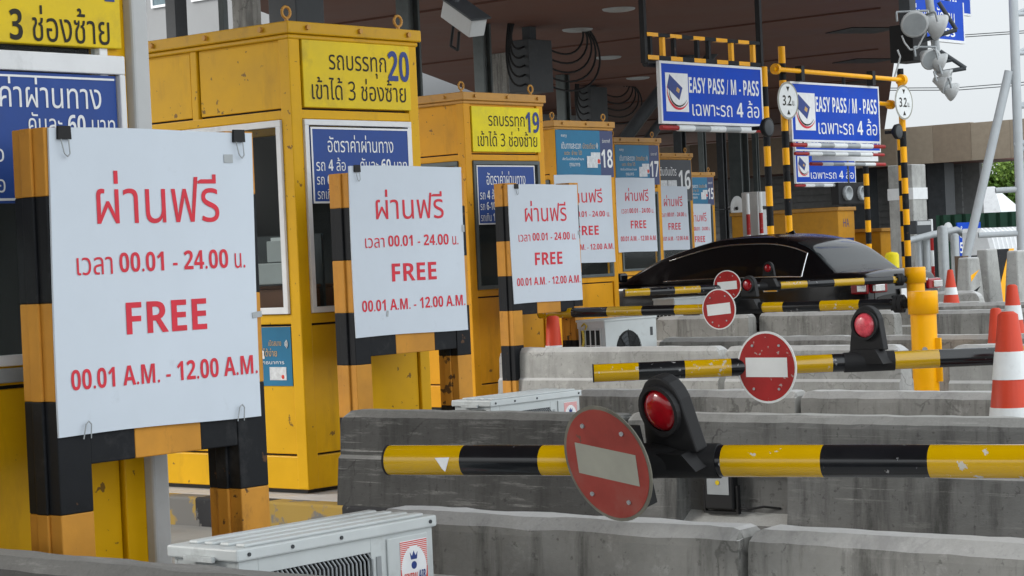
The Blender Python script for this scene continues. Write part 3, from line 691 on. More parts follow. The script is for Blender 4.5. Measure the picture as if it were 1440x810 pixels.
# ================================================================== CONCRETE BARRIERS
PROFILE = [(.075, 0), (.045, .035), (.0, .075), (0, 0)]
def barrier(x0, x1, y, ztop, label, m, slots=(), gz=.0, rl=.08, rr=.08, rz=0, seed=1, wt=.15):
    """top near edge at y; runs from x0 to x1 (x1 upstream)"""
    t = thing('concrete_barrier', label, 'barrier', (x0, y, gz), rz, group='concrete barriers along the toll islands')
    L = x1 - x0; H_ = ztop - gz
    # half profile (offset outward from the top edge, height), near side then mirrored
    near = [(.062, 0), (.060, .10), (.052, .20), (.046, .25), (.032, H_*.60), (.012, H_*.63), (.004, H_ - .06), (-.002, H_ - .038), (-.03, H_)]
    n = len(near)
    xs = []; k = max(6, int(L / .06))
    xs = [L * i / k for i in range(k + 1)]
    for (a, b) in slots: xs += [a, a + .004, b - .004, b]
    xs = sorted(set([0, .012, .035, .07] + xs + [L - .07, L - .035, L - .012, L]))
    xs = [x for x in xs if 0 <= x <= L]
    vs = []; fs = []
    for x in xs:
        drop = 0
        for r_, d_ in ((rl, x), (rr, L - x)):
            if r_ and d_ < r_: drop = max(drop, r_ - math.sqrt(max(0, r_**2 - (r_ - d_)**2)))
        inslot = any(a + .003 < x < b - .003 for a, b in slots)
        ring = []
        for side in (0, 1):
            pr = near if side == 0 else near[::-1]
            for j, (o, z) in enumerate(pr):
                jj = j if side == 0 else n - 1 - j
                yy = -o if side == 0 else wt + o
                zz = min(z, H_ - drop)
                w_ = .006 if jj >= n - 3 else .003
                e = noise.noise(Vector((x * 5 + seed * 7.1, z * 9, side * 5.0))) * w_ + noise.noise(Vector((x * 22 + seed * 3.3, z * 25, side))) * w_ * .6
                if inslot and side == 0 and jj in (2, 3, 4): yy += .12
                if jj in (2,) : zz = .2 if not inslot else .2
                if jj == 4 and inslot: zz = .44
                ring.append((x, yy + e, zz + (e * .8 if jj >= n - 2 else 0)))
        vs += ring
    q = 2 * n
    for i in range(len(xs) - 1):
        for j in range(q - 1): fs.append((i*q + j, (i+1)*q + j, (i+1)*q + j + 1, i*q + j + 1))
        fs.append((i*q + q - 1, (i+1)*q + q - 1, (i+1)*q, i*q))
    fs.append(list(range(q))); fs.append([(len(xs)-1)*q + j for j in range(q)][::-1])
    mb = MB(); mb.add(vs, fs); mb.build('block', m, t)
    return t
DK, LT, MD = M['dk_conc'], M['lt_conc'], M['md_conc']
IZ = .17
# island 21
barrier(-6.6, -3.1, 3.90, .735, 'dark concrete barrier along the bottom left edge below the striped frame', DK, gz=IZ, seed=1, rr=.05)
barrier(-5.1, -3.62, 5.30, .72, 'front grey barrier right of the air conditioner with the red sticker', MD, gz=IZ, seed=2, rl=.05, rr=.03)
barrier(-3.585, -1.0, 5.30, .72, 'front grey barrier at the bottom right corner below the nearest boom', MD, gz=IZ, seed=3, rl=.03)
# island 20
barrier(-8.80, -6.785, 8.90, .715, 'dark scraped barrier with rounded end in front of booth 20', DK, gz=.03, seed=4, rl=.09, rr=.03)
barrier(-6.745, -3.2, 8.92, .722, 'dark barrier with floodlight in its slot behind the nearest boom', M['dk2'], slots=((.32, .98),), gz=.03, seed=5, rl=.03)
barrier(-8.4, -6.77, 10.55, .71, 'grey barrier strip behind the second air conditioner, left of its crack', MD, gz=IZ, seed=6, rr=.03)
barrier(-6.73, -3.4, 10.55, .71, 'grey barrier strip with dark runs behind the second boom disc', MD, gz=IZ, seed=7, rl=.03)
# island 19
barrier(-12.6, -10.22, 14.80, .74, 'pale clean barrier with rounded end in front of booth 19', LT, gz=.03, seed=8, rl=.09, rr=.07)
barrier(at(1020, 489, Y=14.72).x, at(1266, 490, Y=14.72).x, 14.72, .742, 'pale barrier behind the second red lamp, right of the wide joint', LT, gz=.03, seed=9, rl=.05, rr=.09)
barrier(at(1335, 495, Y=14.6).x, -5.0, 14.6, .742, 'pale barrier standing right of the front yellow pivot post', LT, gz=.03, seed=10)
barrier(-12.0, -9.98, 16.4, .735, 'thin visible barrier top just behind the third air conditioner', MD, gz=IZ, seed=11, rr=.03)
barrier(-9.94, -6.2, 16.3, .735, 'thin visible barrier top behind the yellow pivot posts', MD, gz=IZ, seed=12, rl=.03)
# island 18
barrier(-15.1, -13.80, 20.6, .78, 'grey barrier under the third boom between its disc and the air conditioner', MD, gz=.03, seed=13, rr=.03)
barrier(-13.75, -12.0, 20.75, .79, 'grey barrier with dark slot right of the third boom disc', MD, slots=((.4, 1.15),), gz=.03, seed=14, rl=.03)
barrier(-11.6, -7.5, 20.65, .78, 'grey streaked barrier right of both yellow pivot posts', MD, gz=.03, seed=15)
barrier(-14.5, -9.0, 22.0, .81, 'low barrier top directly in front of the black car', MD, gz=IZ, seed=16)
# farther ones at right
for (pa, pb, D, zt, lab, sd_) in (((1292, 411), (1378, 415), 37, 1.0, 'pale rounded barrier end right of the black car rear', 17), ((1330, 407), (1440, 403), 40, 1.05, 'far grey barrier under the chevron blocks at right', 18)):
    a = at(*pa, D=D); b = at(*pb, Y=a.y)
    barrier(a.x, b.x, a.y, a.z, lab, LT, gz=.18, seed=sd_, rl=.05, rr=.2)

# ================================================================== AIR CONDITIONERS
def ac_grille(loc, label, W_=.81, d=.27, h=.56, rz=0, sticker=True):
    """fin grille left, service panel with sticker right; front faces +X, origin at floor of the front left corner"""
    t = thing('outdoor_air_conditioner', label, 'air conditioner', loc, rz, group='air conditioner units on the islands')
    b = MB(); th = .012
    g0, g1, gz0, gz1 = .075, .535, .06, h - .075
    # front face around the grille opening
    b.box((-th, 0, 0), (0, g0, h)); b.box((-th, g1, 0), (0, W_, h)); b.box((-th, g0, 0), (0, g1, gz0)); b.box((-th, g0, gz1), (0, g1, h))
    b.box((-d, W_ - th, 0), (-th, W_, h)); b.box((-d, 0, 0), (-d + th, W_ - th, h)); b.box((-d + th, 0, 0), (-th, W_ - th, th))
    # side face with openings
    b.box((-d + th, 0, th), (-th, th, .30)); b.box((-d + th, 0, h - .05), (-th, th, h))
    for xa, xb in ((-.04, -th), (-.17, -.14), (-.225, -.20), (-d + th, -.262)): b.box((xa, 0, .30), (xb, th, h - .05))
    body = b.build('casing', M['acwhite'], t, bevel=.004)
    i = MB(); i.box((-d + .04, .03, .03), (-.05, W_ - .05, h - .03)); i.build('coil_block', M['dark'], t)
    gr = MB(); n = 27
    for k in range(n):
        y = g0 + (g1 - g0) * (k + .5) / n
        gr.path([(-.012, y, gz0 - .004), (.012, y, gz0 + .02), (.016, y, (gz0 + gz1) / 2), (.012, y, gz1 - .02), (-.012, y, gz1 + .004)], .0036, 5)
    for z in (gz0 + .1, gz0 + .2, gz0 + .3): gr.tube((.01, g0, z), (.01, g1, z), .003, n=5)
    gr.build('fin_grille', M['galv'], t)
    # raised service panel
    sp = MB(); sp.box((.0003, .60, .04), (.008, W_ - .03, h - .042)); so_ = sp.build('service_panel', M['acwhite'], t, bevel=.004)
    gv = MB(); gv.box((.0003, .555, .05), (.004, .575, h - .09)); gv.build('groove', M['galv'], t)
    # top cover with ribs
    tp = MB(); tp.box((-d - .015, -.015, h - .03), (.012, W_ + .012, h + .006)); top = tp.build('top_cover', M['actop'], t, bevel=.006)
    rb = MB()
    for k in range(4):
        x = -d + .03 + k * .066
        rb.box((x, .03, h + .0055), (x + .038, W_ - .03, h + .016))
    rb.build('rib', M['actop'], top, bevel=.005)
    hd = MB(); hd.box((-.20, -.028, h - .034), (-.08, -.0155, h - .018)); hd.build('handle', M['actop'], t)
    scw = MB()
    for y in (.03, .2, .4, W_ - .02): scw.tube((.012, y, h - .012), (.016, y, h - .012), .006, n=8)
    scw.build('screw', M['dgrey'], t)
    ft = MB(); 
    for y in (.12, W_ - .16): ft.box((-d - .01, y, -.05), (.01, y + .05, -.0005))
    ft.build('foot', M['dgrey'], t)
    if sticker:
        y0, y1, z1 = .652, .772, h - .058; z0 = z1 - .175
        s = MB(); s.box((.0085, y0, z0), (.0095, y1, z1)); st = s.build('brand_sticker', M['white_ink'], t)
        ln = MB(); cy, cz, ra, rb_ = (y0 + y1) / 2, (z0 + z1) / 2 - .004, (y1 - y0) * .47, .072
        nn = 30
        for k in range(nn):     # red stripes either side of the oval
            za = z0 + (z1 - z0) * k / nn; zc = za + (z1 - z0) / nn * (.55 if za > cz else .98)
            q = 1 - ((za - cz) / rb_) ** 2; half = ra * math.sqrt(q) if q > 0 else 0
            for a_, c_ in ((y0, cy - half), (cy + half, y1)):
                if c_ - a_ > .0005: ln.box((.0096, a_, za), (.0100, c_, zc))
        ln.build('stripes', M['red_dot'], st)
        cr = MB(); cr.prism([(-.013, 0), (.013, 0), (.017, .022), (.008, .010), (0, .026), (-.008, .010), (-.017, .022)], (.0097, cy, cz + .032), AY, AZ, AX, .0008)
        cr.lathe([(.012, .0097), (.012, .0104)], (0, cy, cz + .014), 'x', 16); cr.build('crown_mark', M['blue_ink'], st)
        lettering(st, [('CENTRAL', y0 + .012, cy + .016, cz - .032, cz - .008, 1)], M['red_dot'], (.0098, 0, 0))
        lettering(st, [('AIR', cy + .018, y1 - .010, cz - .030, cz - .004, 1)], M['blue_ink'], (.0098, 0, 0))
    return t
ac_grille((-4.52, 4.14, .20), 'nearest air conditioner with ribbed top and red crown sticker at the bottom left')
ac_grille((-8.0, 9.30, .19), 'air conditioner mostly hidden behind the dark barrier in front of booth 20', h=.55)

def ac_fan(loc, label, W_=.78, d=.33, h=.56, rz=0, rope=False):
    t = thing('outdoor_air_conditioner', label, 'air conditioner', loc, rz, group='air conditioner units on the islands')
    b = MB(); b.box((-d + .02, .002, 0), (-.002, W_, h)); b.build('casing', M['acwhite'], t, bevel=.008)
    f = MB(); f.box((-.0018, 0, 0), (.004, W_, h)); f.build('front_panel', M['acwhite'], t, bevel=.004)
    c = (0, .34, h * .5)
    o = MB(); o.lathe([(.19, .0045), (.19, .0065)], c, 'x', 36); op = o.build('fan_opening', M['dark'], t)
    bl = MB()
    for k in range(3):
        a = k * 2.094
        bl.prism([(0, -.02), (.165, -.07), (.17, .03), (.05, .03)], (.0068, c[1], c[2]), (0, math.cos(a), math.sin(a)), (0, -math.sin(a), math.cos(a)), AX, .004)
    bl.lathe([(.035, .0068), (.03, .015), (0, .017)], c, 'x', 16); bl.build('fan_blade', M['dgrey'], op)
    gr = MB()
    for r in (.06, .10, .14, .18): gr.path([(.02, c[1] + r * math.cos(q), c[2] + r * math.sin(q)) for q in [k * math.pi / 12 for k in range(25)]], .0018, 4)
    for k in range(8):
        a = k * math.pi / 4; gr.tube((.02, c[1], c[2]), (.008, c[1] + .2 * math.cos(a), c[2] + .2 * math.sin(a)), .002, n=4)
    gr.build('wire_guard', M['rubber'], t)
    sd_ = MB(); sd_.box((-d + .05, -.004, .06), (-.05, .0015, h - .07)); so_ = sd_.build('side_coil', M['dark'], t)
    gg = MB()
    for k in range(5): x = -d + .05 + k * (d - .1) / 4; gg.box((x - .005, -.010, .05), (x + .005, -.0045, h - .06))
    for k in range(4): z = .06 + k * (h - .13) / 3; gg.box((-d + .045, -.0125, z - .004), (-.045, -.0102, z + .004))
    gg.box((-d + .02, -.009, h - .058), (-.002, -.0005, h)); gg.build('side_guard', M['lightgrey'], t)
    tp = MB(); tp.box((-d + .005, -.014, h), (.010, W_ + .01, h + .022)); tp.build('top_cover', M['acwhite'], t, bevel=.006)
    lb = MB(); lb.box((.0042, W_ - .10, h * .72), (.006, W_ - .06, h * .86)); lb.build('rating_label', M['dgrey'], t)
    ft = MB(); ft.box((-d + .02, .1, -.05), (0, .15, -.0005)); ft.box((-d + .02, W_ - .15, -.05), (0, W_ - .1, -.0005)); ft.build('foot', M['dgrey'], t)
    return t
a3 = at(850, 449, D=19.6)
ac_fan((a3.x, a3.y, a3.z - .585), 'white air conditioner with round fan behind the pale barrier before booth 19')
st = MB(); 
a4 = at(948, 419, D=26.5)
ac_fan((a4.x, a4.y, a4.z - .585), 'air conditioner under the farthest boom, half hidden by its disc')
for (p, dz, lab) in ((a3, .585, 'low concrete block under the fan air conditioner before booth 19'), (a4, .585, 'low concrete block under the air conditioner below the farthest boom'), ):
    t = thing('equipment_plinth', lab, 'plinth', (p.x, p.y, .172)); top = p.z - dz - .05 - .172
    MB().box((-.4, -.02, 0), (.06, .82, top)).build('plinth_block', M['md_conc'], t, bevel=.01)
    MB().box((-.42, -.04, top), (.08, .84, top + .001)).build('plinth_cap', M['md_conc'], t) if False else None
for (p, lab, dims) in (((-4.52, 4.14), 'concrete block under the nearest air conditioner', (.15,)), ((-8.0, 9.3), 'concrete block under the hidden air conditioner', (.14,))):
    pass
# rope on the third unit
t = thing('rope', 'yellow and black rope hanging on the side of the fan air conditioner before booth 19', 'rope', (a3.x - .24, a3.y - .022, a3.z - .5))
rp = MB(); rp.path([(.012 * math.sin(k * 1.2), -.004 * math.cos(k), .05 * k) for k in range(9)], .012, 6); rp.build('strand', M['rope'], t)
lp = MB(); lp.path([(.0, -.012, .44), (.03, -.012, .465), (.06, -.012, .44), (.04, -.012, .41)], .008, 6); lp.build('loop', M['rope'], t)

# ================================================================== BOOM BARRIERS
def boom(tip, piv, r, label, stripe, disc_t, lamp_t, disc_rot=0, faded=False, pale=False, first_yel=True, post_r=.13, post_h=None, ratio=1, disc_r=.19, post=True, lamp_h=.24, base_z=.172, cuts=None, disc_off=None, lean=0.0, yaw=0.0, lamp_s=1.0, disc_gap=.09):
    tip, piv = Vector(tip), Vector(piv)
    t = thing('boom_barrier', label, 'boom barrier', (piv.x, piv.y, base_z), group='striped boom barriers swung along the islands')
    o = Vector((piv.x, piv.y, base_z))
    d = (piv - tip); L = d.length; d.normalize()
    mb = MB(); x = 0; k = 0 if first_yel else 1
    ends = [t_at(tip, piv, q) for q in cuts] if cuts else [stripe * (i + 1) for i in range(40)]
    while x < L - 1e-4:
        e = ends.pop(0) if ends else x + stripe
        e = min(L, e); mb.mi = k % 2
        mb.tube(tip + d * x - o, tip + d * e - o, r, n=28, caps=False); x = e; k += 1
    mb.mi = 1
    arm = mb.build('arm', [M['arm_yel'], M['arm_blk']], t)
    cp = MB(); cp.tube(tip - d * .006 - o, tip + d * .001 - o, r * 1.02, n=28); cp.build('end_cap', M['rubber'], arm)
    # facing direction: horizontal normal to the arm, towards the lane (camera side)
    ry = Matrix.Rotation(yaw, 3, 'Z')
    nrm = ry @ Vector((0, -1, -lean)).normalized(); ad = d; d = ry @ AX
    up = ry @ Vector((0, -lean, 1)).normalized()
    def plane(off): return nrm * off
    # disc
    c = tip + ad * disc_t + nrm * (r + disc_gap) - o
    if disc_off: c += up * disc_off
    ca, sa = math.cos(disc_rot), math.sin(disc_rot)
    U = d * ca + up * sa; V = -d * sa + up * ca
    def circ(R_, n=44): return [(R_ * math.cos(2*math.pi*i/n), R_ * math.sin(2*math.pi*i/n)) for i in range(n)]
    m1 = MB(); m1.prism(circ(disc_r), c, U, V, nrm, .004); dd = m1.build('no_entry_disc', M['rim_faded' if faded else 'cone_white'], t)
    m1 = MB(); m1.prism(circ(disc_r * .94), c + nrm * .0042, U, V, nrm, .001); m1.build('red_field', M['red_faded' if faded else 'red_sign'], dd)
    m1 = MB(); bw, bh = disc_r * .70, disc_r * .27
    m1.prism([(-bw, -bh), (bw, -bh), (bw, bh), (-bw, bh)], c + nrm * .0054, U, V, nrm, .001); m1.build('white_bar', M['bar_faded' if faded else 'cone_white'], dd)
    m1 = MB()
    for u_, v_ in ((-.45, .6), (.45, .6), (-.45, -.6), (.4, -.6)):
        q = c + U * (u_ * disc_r) + V * (v_ * disc_r); m1.tube(q + nrm * .004, q + nrm * .010, .007, n=8)
    m1.build('rivet', M['galv'], dd)
    m1 = MB(); m1.box((-.02, -.02, -r - .03), (.02, .02, r + .03))
    br = MB(); cc = tip + ad * disc_t - o
    br.tube(cc - ad * .03, cc + ad * .03, r * 1.12, n=20); br.prism([(-.03, -.12), (.03, -.12), (.03, .12), (-.03, .12)], cc + nrm * (r * .5), d, up, nrm, disc_gap + r * .5 - .002); br.build('disc_bracket', M['rubber'], t)
    # lamp
    lc = tip + ad * lamp_t + up * lamp_h - o + nrm * .02
    s = lamp_s
    hs_ = MB()
    prof = [(.105, -.13), (.085, .0)] + [(.085 * math.cos(a), .0 + .10 * math.sin(a)) for a in [k * math.pi / 10 for k in range(1, 10)]] + [(-.085, 0), (-.105, -.13)]
    hs_.prism([(a * s, b * s) for a, b in prof], lc - nrm * .05, d, up, nrm, .05)
    ln_ = None
    h = hs_.build('signal_lamp', M['rubber'], t, bevel=.006)
    l = MB(); n = 28; lens = []
    for (rr_, hh) in ((.078, .001), (.078, .018), (.066, .018), (.064, .012)): lens.append((rr_, hh))
    def disk(rr_, hh): return [lc + d * (s * rr_ * math.cos(2*math.pi*i/n)) + up * (rr_ * s * math.sin(2*math.pi*i/n)) + nrm * hh for i in range(n)]
    rings = [disk(*q) for q in lens]
    vs = [p for r_ in rings for p in r_]
    l.add(vs, [(j*n+i, j*n+(i+1)%n, (j+1)*n+(i+1)%n, (j+1)*n+i) for j in range(len(lens)-1) for i in range(n)]); l.build('lamp_ring', M['rubber'], h)
    l = MB(); rings = [disk(.064, .004), disk(.055, .016), disk(.035, .024), disk(.012, .027)]; vs = [p for r_ in rings for p in r_]
    l.add(vs, [(j*n+i, j*n+(i+1)%n, (j+1)*n+(i+1)%n, (j+1)*n+i) for j in range(3) for i in range(n)] + [[3*n + i for i in range(n)]], True); l.build('red_lens', M['lens_pale' if pale else 'lens'], h)
    q = MB(); cc = tip + ad * lamp_t - o
    q.prism([(-.12, -r * .2), (.12, -r * .2), (.075, lamp_h - .125), (-.075, lamp_h - .125)], cc - nrm * .035, d, up, nrm, .09); q.tube(cc - ad * .13, cc + ad * .13, r * 1.1, n=24); d = ad; nrm = Vector((d.y, -d.x, 0)).normalized()
    q.box((0,0,0),(0.001,.001,.001)) if False else None
    q.build('lamp_bracket', M['rubber'], t)
    # pivot
    if post:
        pp = MB(); c = Vector((0, 0, 0)) + d * (post_r + .05)
        top = (post_h or piv.z + .1) - base_z
        pp.lathe([(post_r * .86, 0), (post_r * .86, top - .19)], c); po_ = pp.build('pivot_post', M['post_yel'], t)
        pc = MB(); pc.lathe([(post_r * .86, top - .1895), (post_r, top - .189), (post_r, top - .01), (post_r * .96, top)], c); pc.build('post_cap', M['post_yel'], t)
        fl = MB(); pz = Vector((0, 0, piv.z - base_z)); fl.tube(pz - d * .07, pz - d * .035, r * 1.7, n=20); fl.tube(pz - d * .03, pz + d * .005, r * 1.7, n=20); fl.tube(pz, pz + d * .07, r * .9, n=16)
        for k in range(6):
            a = k * math.pi / 3; e = d.orthogonal().normalized(); f_ = d.cross(e)
            w_ = pz - d * .09 + (e * math.cos(a) + f_ * math.sin(a)) * r * 1.4; fl.tube(w_, w_ + d * .1, .012, n=6)
        fl.build('flange', M['rubber'], t)
        bp = MB(); bp.lathe([(post_r * 1.3, 0), (post_r * 1.3, .02)], c, n=20); bp.build('base_plate', M['post_yel'], t)
        lk = MB(); side = Vector((0.5, -.87, 0))
        lk.tube(c + side * post_r * .75 + AZ * (top - .48), c + side * (post_r * .75 + .06) + AZ * (top - .48), .022, n=10); lk.build('lock_pin', M['galv'], t)
        hg = MB(); e2 = c + d * (post_r * .8)
        hg.prism([(0, 0), (.05, 0), (.05, .36), (0, .36)], (e2.x, e2.y, top - .75), d, AZ, nrm, .03); hg.build('hinge_plate', M['post_yel'], t)
    return t
def t_at(tip, piv, px):
    """distance along the surveyed boom at which it passes the photo column px"""
    lo, hi = 0.0, 1.6
    for _ in range(40):
        mid = (lo + hi) / 2; v = tip + (piv - tip) * mid - EYE
        if 720 + FPX * v.dot(RGT) / v.dot(FWD) < px: lo = mid
        else: hi = mid
    return (piv - tip).length * lo
def P(px, py, z): return at(px, py, Z=z)
# nearest boom
tA = P(549, 647, .93); pA = P(1440, 649, .93); dA = (pA - tA); pA2 = tA + dA * 1.25
CA = (655, 765, 885, 1020, 1160, 1310, 1465, 1630)
boom(tA, pA2, .047, 'nearest striped boom with faded tilted no entry disc and large dark red lamp', .338, t_at(tA, pA2, 910), t_at(tA, pA2, 954), disc_rot=-.12, faded=True, post_h=1.1, lamp_h=.165, disc_r=.178, cuts=CA, lean=.25, yaw=-.16, disc_gap=.105, disc_off=.045)
chip = MB(); q = tA + (pA2 - tA).normalized() * t_at(tA, pA2, 634) - Vector((pA2.x, pA2.y, .172))
dd_ = (pA2 - tA).normalized(); nn_ = Vector((dd_.y, -dd_.x, 0)).normalized()
chip.prism([(-.03, .012), (.02, .014), (.004, -.03), (-.006, -.022)], q + nn_ * .0465, dd_, AZ, nn_, .002); chip.build('torn_sticker', M['white_ink'], bpy.data.objects['boom_barrier'])
tB = P(835, 525, .93); pB = P(1440, 499, .93); dB = pB - tB; pB2 = tB + dB * 1.15
CB = (898, 963, 1028, 1098, 1170, 1243, 1320, 1400, 1480)
boom(tB, pB2, .047, 'second boom with clean red no entry disc and pale lit lamp', .372, t_at(tB, pB2, 1106), t_at(tB, pB2, 1222), pale=True, post_h=1.1, lamp_h=.19, disc_r=.185, cuts=CB, yaw=-.04, disc_gap=.125)
tC = at(760, 441, Z=1.02); pC = at(1270, 427, Z=1.02)
boom(tC, pC, .045, 'third boom ending at the front yellow pivot post, its disc overlapping another', .37, t_at(tC, pC, 1024), t_at(tC, pC, 1055), disc_rot=.08, post_h=1.12, lamp_h=.20, post_r=.125, disc_r=.178, cuts=(806, 856, 905, 951, 1000, 1051, 1103, 1155, 1210), yaw=-.02, lamp_s=.8)
tD = at(878, 412, Z=1.08); pD = at(1268, 393, Z=1.08)
boom(tD, pD, .043, 'farthest boom in front of the black car, meeting the rear yellow pivot post', .37, t_at(tD, pD, 1030), t_at(tD, pD, 1082), disc_rot=.05, post_h=1.22, lamp_h=.21, post_r=.125, disc_off=.03, disc_r=.178, cuts=(913, 948, 984, 1020, 1058, 1096, 1134, 1172, 1214), yaw=.15, lamp_s=.75)

# floodlight in the barrier slot
fc = at(1011, 694, Y=8.93)
t = thing('floodlight', 'small black floodlight standing in the slot of the dark barrier', 'floodlight', (fc.x, fc.y, .235))
hx, hz0, hz1 = .085, .01, .20
MB().box((-hx, -.005, hz0), (hx, .05, hz1)).build('housing', M['rubber'], t, bevel=.008)
MB().box((-hx + .02, -.009, .085), (hx - .02, -.0055, hz1 - .015)).build('reflector_glass', M['galv'], t)
mb = MB(); mb.lathe([(.012, -.0125), (.012, -.0095)], (0, 0, .145), 'y', 12); mb.build('led_chip', M['panel_yel'], t)
mb = MB(); mb.box((-hx - .02, .01, 0), (-hx - .008, .035, .13)); mb.box((hx + .008, .01, 0), (hx + .02, .035, .13)); mb.box((-hx - .02, .01, -.012), (hx + .02, .035, -.0005)); mb.build('bracket', M['rubber'], t)
mb = MB(); mb.path([(hx, .03, .02), (hx + .08, .01, .015), (hx + .16, .03, .03), (hx + .24, .06, .02)], .006, 6); mb.build('cable', M['rubber'], t)

# ================================================================== TRAFFIC CONES
def cone(px, py_top, D=None, Y=None, h=.75, label='', bands=2, gz=None, r=None, rt=.048):
    p = at(px, py_top, D=D) if D else at(px, py_top, Y=Y)
    base = p.z - h if gz is None else gz
    t = thing('traffic_cone', label, 'traffic cone', (p.x, p.y, base), group='orange and white traffic cones')
    H_ = p.z - base; r0 = r or H_ * .21; r1 = H_ * rt
    def rad(f): return r0 + (r1 - r0) * f
    cuts = [.04, .30, .52, .66, .80, .93, .985] if bands == 2 else [.04, .30, .55, .68, .985]
    mb = MB()
    names = [0, 1, 0, 1, 0, 0] if bands == 2 else [0, 0, 1, 0]
    mb.lathe([(rad(.03), H_ * .03), (rad(.985), H_ * .985), (r1 * .6, H_)], n=24); mb.build('cone_body', M['cone_red'], t)
    for k, (a, b) in enumerate(zip(cuts, cuts[1:])):
        if names[k]:
            q = MB(); q.lathe([(rad(a) + .003, H_ * a), (rad(b) + .003, H_ * b)], n=24); q.recalc = True; q.build('reflective_band', M['cone_white'], t)
    q = MB(); q.box((-r0 * 1.25, -r0 * 1.25, 0), (r0 * 1.25, r0 * 1.25, H_ * .032)); q.build('base', M['rubber'], t, bevel=.01)
    return t
cone(1417, 438, Y=9.9, gz=.175, label='largest traffic cone between the grey barriers beside the second boom', r=.165)
cone(1423, 400, D=19.5, gz=.172, label='tall traffic cone behind the largest cone at right edge', r=.16)
cone(1400, 433, D=16.5, gz=.172, label='squat traffic cone just left of the largest cone', r=.13, bands=1)
cone(1336, 379, D=34, gz=.18, label='small traffic cone beside the chevron blocks, right of the car', bands=1)
cone(777, 444, D=19.55, r=.115, rt=.065, gz=.172, label='traffic cone tucked beneath the third free pass board', bands=1)

